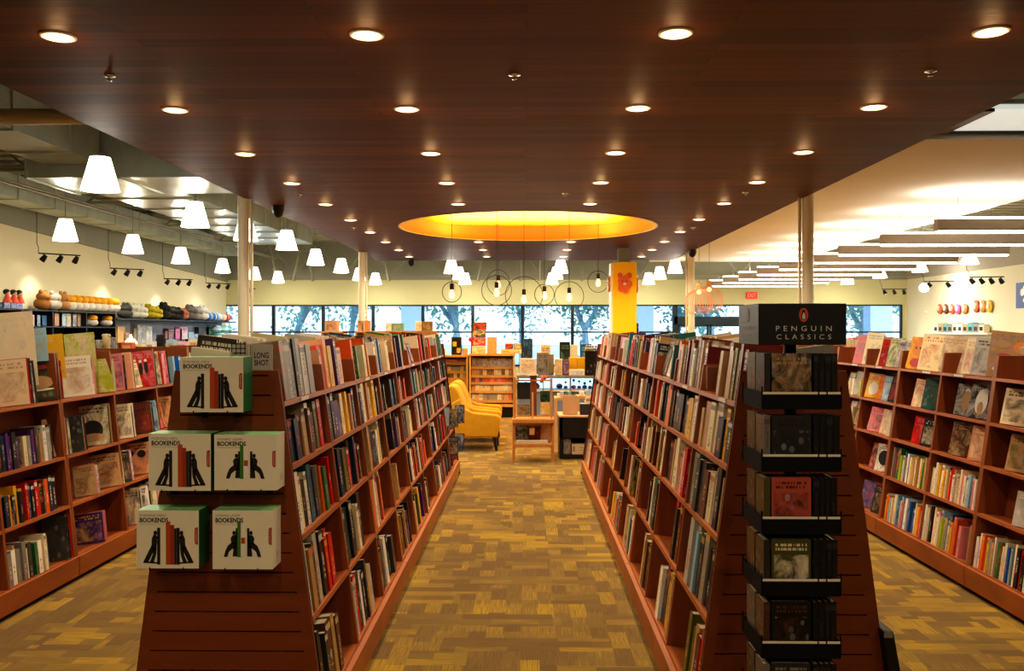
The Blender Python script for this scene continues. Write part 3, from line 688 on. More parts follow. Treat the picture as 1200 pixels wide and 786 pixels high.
# bookcase units ----------------------------------------------------
def aframe(xc, y0, nb, bw, zs, hb, ht, H, label, cap_front=False, cap_back=False, group=None, faces=(1, -1)):
    e = empty('bookcase', (xc, y0, 0), label=label, cat='bookcase', group=group)
    Lh = nb*bw; hw = lambda z: hb-(hb-ht)*z/H; th = math.atan((hb-ht)/H); c, s_ = math.cos(th), math.sin(th)
    up = MB(); up.prism([(-hw(.03), .03), (hw(.03), .03), (hw(H), H), (-hw(H), H)], 1, -.011, .011); um = up.mesh('side_panel', [MAT['cherry_v']])
    for i in range(nb+1):
        o = bpy.data.objects.new('side_panel', um); C.objects.link(o); o.parent = e; o.location = (0, min(max(i*bw, .011), Lh-.011), 0)
    m = MB(); m.box((-hb-.005, .004, .03), (hb+.005, Lh-.004, .155)); m.build('plinth', 'cherry', e)
    m = MB(); m.box((-hb+.05, .01, 0), (hb-.05, Lh-.01, .03)); m.build('kick_base', 'dark', e)
    dm = .175
    for s in (1, -1):
        m = MB(); zt = zs[0]-.02
        m.prism([(s*(hw(.15)-dm-.008), .15), (s*(hw(.15)-dm), .15), (s*(hw(zt)-dm), zt), (s*(hw(zt)-dm-.008), zt)], 1, .012, Lh-.012); m.build('back_panel', 'cherry_v', e)
        for z in zs:
            w = hw(z); d = dm if z < zs[0] else hw(z)-.004; t = .02
            m = MB(); m.prism([(s*w, z), (s*(w+.003), z-t), (s*(w-d*c), z-t-d*s_), (s*(w-d*c), z-d*s_)], 1, .012, bw-.012); sm = m.mesh('shelf', [MAT['cherry']])
            for i in range(nb):
                o = bpy.data.objects.new('shelf', sm); C.objects.link(o); o.parent = e; o.location = (0, i*bw, 0)
                if z == zs[0] and s == faces[0] and random.random() < .7:
                    q = MB(); a = random.uniform(.15, .4); q.box((s*(w+.004) if s > 0 else -(w+.006), a, z-.017), (s*(w+.006) if s > 0 else -(w+.004), a+.13, z-.002)); q.build('label_strip', 'white', o)
    for flag, yy, sg in ((cap_front, 0, -1), (cap_back, Lh, 1)):
        if not flag: continue
        m = MB(); sl = .0762; z = .03; b0, b1 = (yy+sg*.012, yy) if sg < 0 else (yy, yy+.012)
        W0 = lambda q: hw(q)+.012
        m.prism([(-W0(0), 0), (W0(0), 0), (W0(H+.005), H+.005), (-W0(H+.005), H+.005)], 1, b0, b1, mi=1)
        while z < H:
            z1 = min(H+.005, z+sl-.0055); m.prism([(-hw(z)+.03, z), (hw(z)-.03, z), (hw(z1)-.03, z1), (-hw(z1)+.03, z1)], 1, b0+(sg*.012 if sg < 0 else .012), b1+(sg*.012 if sg < 0 else .012)); z += sl
        for s in (1, -1):
            m.prism([(s*(hw(0)-.0305), 0), (s*(hw(0)+.012), 0), (s*(hw(H+.005)+.012), H+.005), (s*(hw(H+.005)-.0305), H+.005)], 1, b0+(sg*.012 if sg < 0 else .012), b1+(sg*.012 if sg < 0 else .012))
        m.prism([(-hw(.03)-.012, 0), (hw(.03)+.012, 0), (hw(.03)+.012, .035), (-hw(.03)-.012, .035)], 1, b0+(sg*.012 if sg < 0 else .012), b1+(sg*.012 if sg < 0 else .012))
        m.build('slatwall_end', ['cherry_cap', 'dark'], e)
    return e
AZ = [1.37, 1.12, .84, .52, .17]
HB, HT, AH = .385, .19, 1.49
LX, RX, AY, BW = -1.16, 1.022, 3.47, .76
NM = ['front', 'middle', 'back']
for i in range(3):
    aframe(LX, AY+i*3*BW, 3, BW, AZ, HB, HT, AH, 'cherry wood A-frame bookcase left of the aisle, %s unit%s' % (NM[i], (' with bookend boxes', '', '')[i]), i == 0, i == 2, 'left aisle bookcases', (1, -1))
    aframe(RX, AY+i*3*BW, 3, BW, AZ, HB, HT, AH, 'cherry wood A-frame bookcase right of the aisle, %s unit%s' % (NM[i], (' behind the black spinner', '', '')[i]), i == 0, i == 2, 'right aisle bookcases', (-1, 1))
# left side row (four shelves) and right side row (five)
LZ = [1.19, .82, .50, .16]; LLX = -3.345
RZ = [1.35, 1.07, .80, .50, .165]; RRX = 3.165; RBW = .72
LY = [3.57, 5.87, 8.17, 10.47]
for i, y in enumerate(LY):
    aframe(LLX, y, 3, .765, LZ, .385, .235, 1.5, 'cherry wood magazine bookcase near left edge, %s unit of its row' % ORD[i], False, False, 'left side bookcases', (1, -1))
RY = [4.28, 5.72, 7.16, 8.6, 10.04]
for i, y in enumerate(RY):
    aframe(RRX, y, 2, RBW, RZ, .385, .185, 1.49, 'cherry wood picture book bookcase near right edge, %s unit of its row' % ORD[i], False, False, 'right side bookcases', (-1, 1))

BAYN = ['nearest bay', 'second bay', 'third bay'] + ['%s bay' % x for x in ORD[3:15]]
SHN = ['top shelf', 'second shelf', 'third shelf', 'fourth shelf', 'bottom shelf']
FLi = Face(LX, 1, HB, HT, AH, AZ); FRi = Face(RX, -1, HB, HT, AH, AZ)
FLo = Face(LX, -1, HB, HT, AH, AZ); FRo = Face(RX, 1, HB, HT, AH, AZ)
FLL = Face(LLX, 1, .385, .235, 1.5, LZ); FRR = Face(RRX, -1, .385, .185, 1.49, RZ)
FRRo = Face(RRX, 1, .385, .185, 1.49, RZ); FLLo = Face(LLX, -1, .385, .235, 1.5, LZ)
def s_(x): return x.split()
SEQ = {
 ('L', 0, 1): (s_('charcoal navy navy maroon tan cream brown white brown olive red pink'), .95, .035, .07), ('L', 0, 2): (s_('black white black cream black white teal navy navy olive orange green red'), .97, .022, .06),
 ('L', 0, 3): (s_('silver tan charcoal silver cream black red red red red red black black white'), .72, .025, .06), ('L', 0, 4): (s_('black black grey charcoal brown tan brown white'), .6, .03, .06),
 ('L', 1, 1): (s_('navy charcoal black purple purple tan cream yellow yellow red tan'), .95, .03, .06), ('L', 1, 2): (s_('maroon brown navy black olive black red charcoal navy red'), .95, .03, .06),
 ('L', 1, 3): (s_('black charcoal teal black white navy cream'), .6, .03, .06), ('L', 1, 4): (s_('tan silver red black white silver black charcoal'), .7, .03, .06),
 ('L', 2, 1): (s_('black black cream yellow tan tan cream yellow orange'), .95, .04, .08), ('L', 2, 2): (s_('cream black tan brown navy black navy white yellow yellow'), .95, .03, .06),
 ('L', 2, 3): (s_('teal orange cream pink black cream'), .6, .03, .06), ('L', 2, 4): (s_('brown black navy white white black charcoal'), .7, .03, .07),
 ('R', 0, 1): (s_('tan black yellow navy cream cream tan tan charcoal'), .9, .04, .09), ('R', 0, 2): (s_('cream tan black white cream brown charcoal charcoal grey'), .95, .035, .08),
 ('R', 0, 3): (s_('tan black black grey charcoal sky grey silver silver'), .8, .04, .075), ('R', 0, 4): (s_('brown red maroon tan olive olive black maroon'), .5, .03, .07),
 ('R', 1, 1): (s_('white cream yellow yellow black black black charcoal charcoal black'), .95, .035, .07), ('R', 1, 2): (s_('navy purple red cream pink cream black black tan maroon'), .95, .03, .06),
 ('R', 1, 3): (s_('red black maroon white black red'), .4, .03, .06), ('R', 1, 4): (s_('cream tan cream orange yellow navy navy white'), .55, .03, .06),
 ('R', 2, 1): (s_('tan orange orange tan navy black cream cream'), .95, .03, .06), ('R', 2, 2): (s_('tan brown cream brown tan cream tan brown tan'), .95, .02, .05),
 ('R', 2, 3): (s_('cream black teal charcoal'), .45, .03, .06), ('R', 2, 4): (s_('tan orange charcoal brown'), .35, .03, .06),
}
HM = [.25, .228, .258, .30, .30]
for key, f, row in (('L', FLi, 'left aisle'), ('R', FRi, 'right aisle')):
    for b in range(9):
        for lv in range(1, 5):
            y0 = AY+b*BW; w = '%s from near end, {}, {}, {} inner side'.format(SHN[lv], BAYN[b], row)
            if (key, b, lv) in SEQ:
                sq, fr, ta, tb = SEQ[(key, b, lv)]
                # the photo's books start at the far end of a bay on the near side of the row where it is not full
                off = (1-fr)*BW if key == 'R' or random.random() < .3 else 0
                fill(f, y0+off*.0, y0+BW, lv, None, fr, w, HM[lv], sq, ta*1.15, tb*1.15, face_out=.0, hmin=.85)
            else:
                pal = HOUSE if b < 6 else (LIGHT if key == 'R' else DARK)
                fr = random.choice((1, 1, .95, .8, .6)) if lv < 3 else random.choice((.5, .7, .9, .35, .8))
                if b >= 6: fr = 1
                fill(f, y0, y0+BW, lv, pal, fr, w, HM[lv], None, .024, .062, face_out=.12 if b >= 3 else 0, hmin=.75)
# top shelves of the aisle rows, both sides
TOP = {('L', 0): s_('grey grey silver black grey silver grey sky'), ('L', 1): s_('peach coral peach yellow coral purple peach'), ('L', 2): s_('orange yellow green green cream'),
       ('R', 0): s_('brown maroon tan olive tan'), ('R', 1): s_('maroon brown tan maroon black cream brown black maroon'), ('R', 2): s_('orange orange teal lime cream charcoal navy white tan cream')}
for key, f, row in (('L', FLi, 'left aisle'), ('R', FRi, 'right aisle')):
    for b in range(9):
        y0 = AY+b*BW; w = '%s from near end, {}, {}, {} inner side'.format(SHN[0], BAYN[b], row)
        sq = TOP.get((key, b)); fill(f, y0+(.09 if key == 'L' and b == 0 else 0), y0+BW, 0, HOUSE if b < 6 else (LIGHT if key == 'R' else HOUSE), (.78, .72, .7, .8, .85, .8, 1, .8, .9)[b] if key == 'L' else (.62, .95, .9, .85, .95, .8, .85, .9, 1)[b], w, .26, sq, .035 if b < 3 else .022, .085 if b < 2 and key == 'L' else .06, face_out=.2 if b > 1 else 0, hmin=.85)
for key, f, row in (('L', FLo, 'left aisle'), ('R', FRo, 'right aisle')):
    for b in range(9):
        y0 = AY+b*BW; w = '%s from near end, {}, {}, {} outer side'.format(SHN[0], BAYN[b], row)
        fill(f, y0, y0+BW, 0, ['cream', 'grey', 'silver', 'white', 'tan', 'charcoal'] if b < 3 else HOUSE, .95, w, .28, None, .03, .07, face_out=.1, hmin=.85)
rs_ = random.getstate()
for key, f, row in (('L', FLo, 'left aisle'), ('R', FRo, 'right aisle')):
    for b in range(9):
        for lv in range(1, 5): fill(f, AY+b*BW, AY+(b+1)*BW, lv, HOUSE, random.uniform(.7, 1), '%s', HM[lv], None, .03, .065, hmin=.75, boost=0)
for b in range(4, 8):
    for lv in (1, 2): fill(FRR, 4.28+.72*b+.0, 5.0+.72*b, lv, KIDSP, .6, '%s', .22, None, .03, .06, face_out=.4, boost=0) if b > 4 else None
random.setstate(rs_)
# right side row, books in rows on the two bottom shelves, picture books face out above
def mag(f, y, z, wd, h, t, cn, acc, where, lean=.14, inset=.012, word='picture book', name='picture_book', yaw=.7):
    M = f.M(y, z) @ Matrix.Translation((0, inset + wd/2*math.sin(yaw), .004)) @ Matrix.Rotation(-f.s*yaw, 4, 'Z') @ Matrix.Rotation(-lean, 4, 'X') @ Matrix.Translation((-wd/2, 0, 0)) @ Matrix.Rotation(-PI/2, 4, 'Z')
    add_book(M, t, wd, h, cn, where, True, name=name, cat=word, word=word, acc=acc, thing=True)
def ry(px, z, dep=0): # depth on the right face for a pixel column
    X = RRX - FRR.hw(z) + dep; return X*F/(px-617)
def ly(px, z, dep=0):
    X = LLX + FLL.hw(z) - dep; return X*F/(px-617)
RB = [4.28+RBW*i for i in range(10)]
for b in range(1, 10):
    y0 = RB[b]
    for lv in (3, 4):
        if lv == 3 and b in (1, 4): continue
        if lv == 4 and b == 4: continue
        fr = 1 if b > 1 else .95
        fill(FRR, y0, y0+RBW, lv, KIDSP if b != 9 else LIGHT, fr, '%s from near end, {}, {}, right side row'.format(SHN[lv], BAYN[b-1]), .25 if lv == 3 else .26, None, .014, .034, hmin=.8)
PB = [ # px centre, level, width, height, color, accent, description
 (1188,0,.30,.30,'tan','grey','large tan picture book with owls on top shelf at right edge'),
 (1148,0,.16,.25,'silver','charcoal','grey picture book beside the large owl book on top shelf'),(1133,0,.12,.24,'cream','pink','cream book with pink band on top shelf near the owl book'),
 (1110,0,.20,.26,'cream','tan','wide cream picture book on top shelf above the fourth bay'),(1087,0,.22,.27,'cream','coral','cream picture book with little figures on top shelf'),
 (1068,0,.15,.25,'yellow','coral','yellow picture book with bear face on top shelf'),(1056,0,.15,.22,'silver','purple','lilac patterned picture book left of the bear book'),(1044,0,.13,.24,'cream','green','cream picture book left of the lilac one on top shelf'),
 (1035,0,.13,.22,'red','black','red picture book on top shelf behind wooden divider'),(1018,0,.16,.28,'cream','sky','tall cream picture book on top shelf next to wooden divider'),(1005,0,.14,.26,'pink','grey','pink grey picture book on top shelf toward the black sign'),
 (1187,1,.2,.22,'cream','black','leopard print picture book on second shelf at right edge'),(1142,1,.17,.22,'black','silver','black picture book with white bird, right one of two'),(1124,1,.14,.21,'charcoal','silver','dark picture book with grey bird, left one of two'),
 (1086,1,.14,.22,'teal','olive','green forest picture book on second shelf'),(1073,1,.13,.21,'cream','coral','cream and coral dotted picture book leaning on second shelf'),
 (1045,1,.13,.2,'black','red','black picture book with red shapes on second shelf'),(1036,1,.1,.2,'sky','white','pale blue picture book on second shelf beside the black one'),(1029,1,.1,.2,'orange','yellow','orange picture book in yellow group on second shelf'),(1019,1,.15,.21,'yellow','cream','yellow picture book with pale circle on second shelf'),(1004,1,.12,.21,'silver','white','pale grey picture book alone on second shelf'),
 (1190,2,.17,.22,'tan','olive','tan picture book with small figures on third shelf at right edge'),(1143,2,.16,.22,'peach','cream','peach picture book on third shelf, right one of pair'),(1122,2,.17,.22,'brown','tan','brown picture book with animals on third shelf'),
 (1085,2,.14,.2,'black','cream','black picture book with white flowers on third shelf'),(1073,2,.15,.2,'red','pink','bright pink picture book on third shelf'),(1042,2,.1,.2,'cream','silver','narrow cream picture book at end of third shelf'),(1034,2,.11,.2,'cream','pink','cream and pink picture book on third shelf'),(1024,2,.15,.2,'pink','green','floral picture book on third shelf'),
 (1008,2,.13,.2,'cream','olive','pale sketch picture book on third shelf near black sign'),(1002,2,.11,.2,'olive','cream','olive picture book on third shelf near black sign'),
 (1195,3,.13,.2,'silver','white','pale leaning book on fourth shelf at the right edge'),
 (1032,3,.13,.22,'white','charcoal','white picture book with dark circle on fourth shelf'),(1023,3,.14,.21,'charcoal','coral','dark picture book behind the white circle one'),
 (1016,4,.16,.22,'blue','orange','blue picture book with colourful letters on bottom shelf'),(1028,4,.16,.22,'charcoal','tan','dark photo picture book on bottom shelf'),
]
for px, lv, wd, h, cn, ac, lb in PB:
    yw = 1.05 if px == 1188 else random.uniform(.45, .75); y = ry(px if px != 1188 else 1181, RZ[lv], .015+wd/2*math.sin(yw)); mag(FRR, y, RZ[lv], wd, h*1.03, random.uniform(.012, .025), cn, ac, lb, lean=.10+random.random()*.08, inset=.006+.02*random.random(), yaw=yw)
fill(FRRo, 5.0, 12.0, 0, LIGHT, 1, '%s from near end, top shelf, right side row outer side', .26, None, .03, .09, face_out=.25, hmin=.85)
# left side row
for lv in (1, 2, 3):
    fill(FLL, 5.1, 5.86, lv, [None, ['grey','cream','charcoal','navy','black','tan','white','purple'], ['black','black','navy','charcoal','red','cream','tan','orange','yellow','navy'], ['cream','white','green','grey','tan','charcoal','cream']][lv] if lv < 4 else DARK, (.0, .85, 1, .6)[lv], '%s from near end, {}, nearest bay, left side row'.format((SHN[0], SHN[1], SHN[2], SHN[4])[lv]), .24, None, .018, .045, hmin=.7)
PM = [
 (8,0,.2,.27,'cream','tan','cream magazine on top shelf at the left photo edge'),(22,0,.12,.26,'maroon','black','narrow dark red magazine beside the kitchen magazine'),(43,0,.23,.26,'charcoal','olive','dark kitchen magazine with red band on top shelf'),
 (86,0,.22,.27,'white','tan','white and tan magazine behind red label on top shelf'),(108,0,.25,.24,'lime','cream','pale green and cream magazine on top shelf'),
 (131,0,.14,.27,'pink','purple','pink magazine with collage cover on top shelf'),(143,0,.13,.27,'peach','pink','pale pink magazine on top shelf next to collage one'),(162,0,.23,.28,'red','pink','red magazine with group of people in black on top shelf'),(180,0,.1,.27,'cream','black','black and white magazine next to red group magazine'),(188,0,.1,.27,'pink','charcoal','narrow pink grey magazine at end of top shelf'),
 (62,1,.14,.24,'peach','tan','plain peach book face out on second shelf'),(80,1,.16,.23,'black','charcoal','black magazine face out on second shelf'),(106,1,.22,.28,'cream','black','cream fashion magazine with dark portrait on second shelf'),
 (141,1,.15,.25,'cream','purple','cream and purple magazine on second shelf'),(159,1,.22,.24,'brown','red','dark busy magazine with red edge on second shelf'),(176,1,.1,.24,'sky','charcoal','grey blue magazine beside the dark busy one'),(189,1,.16,.25,'peach','charcoal','pale magazine with dark portrait on second shelf'),
 (97,2,.14,.2,'tan','brown','brown patterned magazine on third shelf'),(117,2,.26,.23,'tan','maroon','wide tan magazine on third shelf'),(158,2,.26,.24,'peach','charcoal','pale pink magazine with two portraits on third shelf'),(143,2,.1,.22,'charcoal','tan','dark narrow magazine on third shelf'),
 (100,3,.2,.2,'purple','yellow','purple and yellow magazine stack on the bottom shelf'),(152,3,.13,.25,'cream','charcoal','cream magazine, first on the lower right bottom shelf'),(163,3,.13,.25,'white','black','white magazine with black spots on bottom shelf'),(173,3,.12,.25,'cream','charcoal','cream magazine with grey picture on bottom shelf'),(181,3,.12,.25,'white','brown','white magazine next to the bookend box'),
 (62,3,.15,.27,'charcoal','black','tall dark portrait magazine on bottom shelf'),
]
for px, lv, wd, h, cn, ac, lb in PM:
    yw = random.uniform(.95, 1.2) if wd > .12 else random.uniform(.8, 1.0); ln = .08+random.random()*.06; y = ly(px, LZ[lv], wd/2*math.sin(yw)-.01)
    mag(FLL, y, LZ[lv], wd, h*1.05, random.uniform(.005, .012), cn, ac, lb, lean=ln, inset=-.01, word='magazine', name='magazine', yaw=yw)
    for k_ in (1, 2):
        mag(FLL, y+.028*k_, LZ[lv], wd*.98, h*1.05*random.uniform(.92, 1.02), .006, random.choice(['cream', 'charcoal', 'pink', 'white', 'red', 'black', 'tan']), 'charcoal', '%s magazine tucked behind the %s' % (('nearer', 'farther')[k_-1], ' '.join(lb.split()[:12])), lean=ln, inset=-.004, word='magazine', name='magazine', yaw=yw)
for (px, wd, h, z, cn, ac, lb) in ((36,.30,.30,1.33,'yellow','yellow','mustard yellow board standing behind the kitchen magazine'),(28,.16,.22,1.45,'sky','tan','blue and tan booklet above the mustard board'),(86,.2,.3,1.34,'lime','cream','pale green card booklet standing tallest on the magazine row'),(0,.3,.48,1.30,'cream','cream','large plain pale board at left photo edge')):
    y = ly(px, z, .03+wd/2*.91)+.08; mag(Face(LLX, 1, .385, .235, 1.5, LZ), y, z, wd, h, .012, cn, ac, lb, lean=.10, inset=.03, word='magazine', name='magazine', yaw=1.15)
for b in range(4, 12):
    y0 = 3.57+.765*b
    fill(FLL, y0, y0+.765, 0, KIDSP, .95, '%s from near end, top shelf, {}, left side row'.format(BAYN[b-2]), .27, None, .03, .06, face_out=.45, hmin=.85)
fill(FLLo, 5.2, 12.6, 0, LIGHT, 1, '%s from near end, top shelf, left side row outer side', .27, None, .03, .09, face_out=.3, hmin=.85)
for b in range(5, 12):
    y0 = 3.57+.765*b
    for lv in (1, 2, 3): fill(FLL, y0, y0+.765, lv, LIGHT, .9, '%s from near end, {}, {}, left side row'.format(SHN[lv], BAYN[b-2]), .24, None, .03, .06, face_out=.5)
# face-out paperbacks racked at the far end of the left row and outer side of the right row
for i, (px, zz) in enumerate(((524, .62), (534, .60), (541, .64), (524, .32), (534, .30), (541, .33))):
    Y = 9.75 - .12*(i % 3)*0 + .0; x = WX(px-2, Y); M = Matrix.Translation((x-.055+.01*i*0, 9.62+.05*(i % 3), zz)) @ Matrix.Rotation(-.1, 4, 'X') @ Matrix.Rotation(-PI/2, 4, 'Z')
    add_book(M, .03, .105, .2, ('grey','charcoal','navy')[i % 3], ('slim %s paperback racked at aisle end of left bookcases, ' % ('grey','dark','navy')[i % 3]) + ('upper tier' if i < 3 else 'lower tier'), True, name='paperback', cat='paperback', word='paperback', acc=('sky','tan','silver')[i % 3], thing=True)

MAT['white_c0'] = plain('pale_print', 'e6e2d4', .5); MAT['orange_c0'] = plain('orange_print', 'd98a4a', .5); MAT['red_c0'] = plain('red_print', 'b84a4a', .5); MAT['tan0'] = plain('tan_print', 'b89468', .5)
DECOR = {'large tan picture book with owls': [(.25, .72, .13, .09, 4), (.2, .73, .045, .035, 3), (.32, .73, .045, .035, 3), (.62, .68, .17, .13, 1), (.3, .45, .16, .08, 2), (.6, .36, .13, .08, 4), (.56, .37, .04, .03, 3), (.66, .37, .04, .03, 3), (.8, .2, .15, .09, 0), (.76, .21, .04, .03, 3), (.86, .21, .04, .03, 3), (.3, .18, .2, .07, 0), (.9, .52, .07, .07, 2)],
 'black picture book with white bird': [(.5, .5, .25, .38, 0), (.58, .82, .1, .09, 0), (.5, .3, .12, .2, 4)], 'dark picture book with grey bird': [(.5, .48, .2, .32, 4), (.5, .78, .12, .09, 0)],
 'white picture book with dark circle': [(.5, .5, .36, .27, 3)], 'yellow picture book with bear face': [(.5, .62, .33, .22, 1), (.25, .82, .1, .07, 1), (.75, .82, .1, .07, 1), (.38, .66, .045, .03, 3), (.62, .66, .045, .03, 3), (.5, .54, .12, .07, 0), (.5, .2, .3, .14, 2)],
 'yellow picture book with pale circle': [(.5, .38, .32, .26, 0), (.5, .8, .25, .1, 1)], 'red magazine with group': [(.2, .5, .07, .16, 3), (.38, .52, .07, .18, 3), (.56, .5, .07, .17, 3), (.74, .52, .07, .17, 3), (.2, .7, .05, .04, 0), (.38, .74, .05, .04, 0), (.56, .71, .05, .04, 0), (.74, .73, .05, .04, 0)],
 'cream fashion magazine': [(.5, .38, .32, .24, 3), (.5, .46, .15, .13, 1), (.5, .2, .34, .1, 4)], 'pale pink magazine with two': [(.32, .68, .12, .12, 3), (.66, .64, .12, .12, 3), (.32, .64, .07, .08, 0), (.66, .6, .07, .08, 0)],
 'dark kitchen magazine with red': [(.5, .82, .38, .05, 2), (.5, .45, .36, .16, 4), (.5, .28, .38, .03, 0)]}
# realise the books --------------------------------------------------
def realise():
    global_things = [s for s in SPECS if s['thing']]
    rest = sorted([s for s in SPECS if not s['thing']], key=lambda s: -s['a'])
    top, low = rest[:300], rest[300:]
    used = {}
    for s in global_things + top:
        mb, pg = MB(), MB()
        book_mb(mb, pg, s['t'], s['d'], s['h'], s['c'], s['c2'], Matrix.Identity(4), 0, s['k'], s['face'] or s['thing'])
        o = mb.build(s['name'], ['spine', 'art']); p = pg.build('page_block', 'pages', o)
        o.matrix_world = s['M']
        if s['thing']: lb = s['where']
        else:
            t = s['t']; lb = '%s %s %s, %s' % ('thick' if t > .05 else 'slim' if t < .027 else 'medium', CW.get(s['cn'], s['cn']).replace(' ', '-'), 'book', s['where'])
        n = used.get(lb, 0); used[lb] = n+1
        if n: lb = lb.replace(' from near end', ' along')
        for key, dec in DECOR.items():
            if lb.startswith(key):
                q = MB()
                for (u, v, ru, rv, mi) in dec:
                    ds = [(s['d']*(u+ru*math.cos(2*PI*a/18)), s['h']*(v+rv*math.sin(2*PI*a/18))) for a in range(18)]
                    x_ = s['t']/2+.0008+.0004*mi
                    q.face([(x_, a, b) for a, b in ds], mi)
                q.build('cover_drawing', ['white_c0', 'orange_c0', 'red_c0', 'ink', 'tan0'], o)
        tag(o, lb, s['cat'], {'picture book': 'picture books facing out on right side row', 'magazine': 'magazines on left side row', 'paperback': 'paperbacks at the left row end'}.get(s['cat'], 'books standing in the bookcases'))
    mb = MB()
    class PG:  # page boxes go into the same mesh
        def box(self, a, b, M, mi): mb.box(a, b, M, 2)
    pg = PG()
    for s in low: book_mb(mb, pg, s['t'], s['d'], s['h'], s['c'], s['c2'], s['M'], 2, s['k'], s['face'])
    o = mb.build('books', ['spine', 'art', 'pages']); tag(o, 'small distant books packed along the farther shelves', 'books', kind='stuff')
    print('BOOKS', len(global_things), len(top), len(low), 'cutoff', top[-1]['a'] if top else 0)
realise()

# ------------------------------------------------------------------ bookend boxes on the slatted end
YC = AY - .024            # front of the slats
def px_box(px0, py0, px1, py1, Y):
    a, b = W(px0, py0, Y), W(px1, py1, Y); return a.x, b.x, b.z, a.z
def man(m, u0, s, mi, w, h, sx):
    """leaning figure and the block it pushes; u runs 0..1 across the box front"""
    def P(pts): m.prism([((u0 + s*(x-371.5)/575)*w, (655-y)/505*h) for x, y in (pts if s > 0 else pts[::-1])], 1, -.0012, -.0003, mi=mi)
    P([(275, 620), (303, 620), (303, 300), (275, 300)])
    P([(258+17*math.cos(a*PI/5), 345+21*math.sin(a*PI/5)) for a in range(10, 0, -1)])
    P([(222, 475), (268, 475), (274, 420), (268, 366), (240, 362), (226, 395)])
    P([(252, 395), (278, 395), (278, 378), (262, 370)])
    P([(148, 598), (190, 604), (255, 478), (222, 455)])
    P([(205, 604), (242, 604), (266, 530), (270, 470), (238, 470), (236, 530)])
    P([(148, 606), (278, 612), (278, 600), (148, 594)])
def lady(m, s, mi, w, h):
    def P(pts): m.prism([((.5 + s*(x-536)/284)*w, (760-y)/250*h) for x, y in (pts if s > 0 else pts[::-1])], 1, -.0012, -.0003, mi=mi)
    P([(504, 705), (514, 705), (514, 585), (504, 585)])
    P([(496+8*math.cos(a*PI/5), 605+9*math.sin(a*PI/5)) for a in range(10, 0, -1)])
    P([(484, 650), (508, 655), (510, 625), (506, 613), (488, 616), (480, 628)])
    P([(448, 707), (464, 707), (472, 685), (488, 672), (504, 668), (506, 650), (486, 645), (466, 660), (455, 682)])
    P([(490, 705), (504, 705), (505, 660), (494, 660)])
def bookend_box(px0, py0, px1, py1, kind, side, label):
    Yf = 3.33; x0, x1, z0, z1 = px_box(px0, py0, px1, py1, Yf); w, h, d = x1-x0, z1-z0, YC-Yf-.004
    e = empty('bookend_box', (x0, Yf, z0), label=label, cat='box', group='boxed bookends on the slatted end panel')
    m = MB(); m.box((0, 0, 0), (w, .0015, h)); m.box((.001, .0015, .001), (w-.001, d, h-.001), mi=1)
    m.box((-.0004, .002, .0), (.001, d, h), mi=2); m.box((w-.001, .002, 0), (w+.0004, d, h), mi=2 if side == 'green' else 0); m.box((0, .002, h-.001), (w, d, h+.0004), mi=3)
    m.build('carton', ['paper', 'paper', 'green_card', 'mint_card'], e)
    q = MB()
    if kind == 'men':
        man(q, .5, 1, 0, w, h, 1); man(q, .525, -1, 0, w, h, 1)
        def R(x0_, x1_, y0_, y1_, mi): q.box(((x0_-90)/575*w, -.0013, (655-y1_)/505*h), ((x1_-90)/575*w, -.0003, (655-y0_)/505*h), mi=mi)
        R(362, 403, 245, 620, 1); R(403, 438, 275, 620, 2); R(440, 458, 305, 620, 0); q.build('printed_figures', ['ink', 'orange_ink', 'orange_ink2'], e)
    else:
        lady(q, 1, 0, w, h); lady(q, -1, 0, w, h)
        def R(x0_, x1_, y0_, y1_, mi): q.box(((x0_-398)/284*w, -.0013 - (.0008 if mi == 3 else 0), (760-y1_)/250*h), ((x1_-398)/284*w, -.0003 - (.0014 if mi == 3 else 0), (760-y0_)/250*h), mi=mi)
        R(516, 531, 555, 708, 1); R(533, 553, 562, 706, 2); R(534, 552, 625, 650, 3); q.build('printed_figures', ['ink', 'green_ink', 'white', 'orange_ink'], e)
    put_mesh(text_mesh('PUSHING MEN' if kind == 'men' else 'LEANING LADIES', w*.41, h*.042, 'ink_grey', name='small_title'), 'small_title', e, (w*.05, -.0006, h*.895))
    put_mesh(text_mesh('BOOKENDS', w*.46, h*.082, 'ink', bold=.028, name='title'), 'title', e, (w*.05, -.0006, h*.795))
    q = MB(); q.box((w*.05, -.0008, h*.765), (w*.52, -.0003, h*.769)); q.build('rule', 'ink_grey', e)
    q = MB(); a, b, c, d_ = w*.935, w*.985, h*.42, h*.71; q.prism([(a, c+.006), (a+.004, c), (b, c), (b, d_), (a+.004, d_), (a, d_-.006)], 1, -.0012, -.0002); t = q.build('red_tag', 'red_ink', e)
    k = put_mesh(text_mesh('KIKKERLAND', (d_-c)*.8, w*.018, 'paper', name='tag_lettering'), 'tag_lettering', t, ((a+b)/2+.002, -.0018, c+(d_-c)*.1), (0, -PI/2, 0))
    if side == 'white':
        q = MB(); q.ball((w+.001, d*.55, h*.2), (.0008, .012, .016)); q.build('round_seal', 'lettering', e)
    # wire hooks under the box
    for j, (nm) in enumerate((.22, .76)):
        q = MB(); q.tube([(w*nm, d, -.006), (w*nm, -.006, -.006), (w*nm, -.008, .006)], .0022, 6); q.box((w*nm-.012, d-.004, -.03), (w*nm+.012, d+.002, 0)); q.build('shelf_hook', 'blackm', e)
bookend_box(211, 418.5, 285, 483, 'men', 'green', 'bookends box with green side, alone at the top of slatted end')
bookend_box(174, 508, 247, 575, 'men', 'green', 'white bookends box with pushing men, left box of the middle pair')
bookend_box(251, 509, 324, 574.5, 'ladies', 'white', 'white bookends box with leaning ladies, right box of the middle pair')
bookend_box(160, 598, 233, 666, 'men', 'green', 'white bookends box with pushing men, left box of the lowest pair')
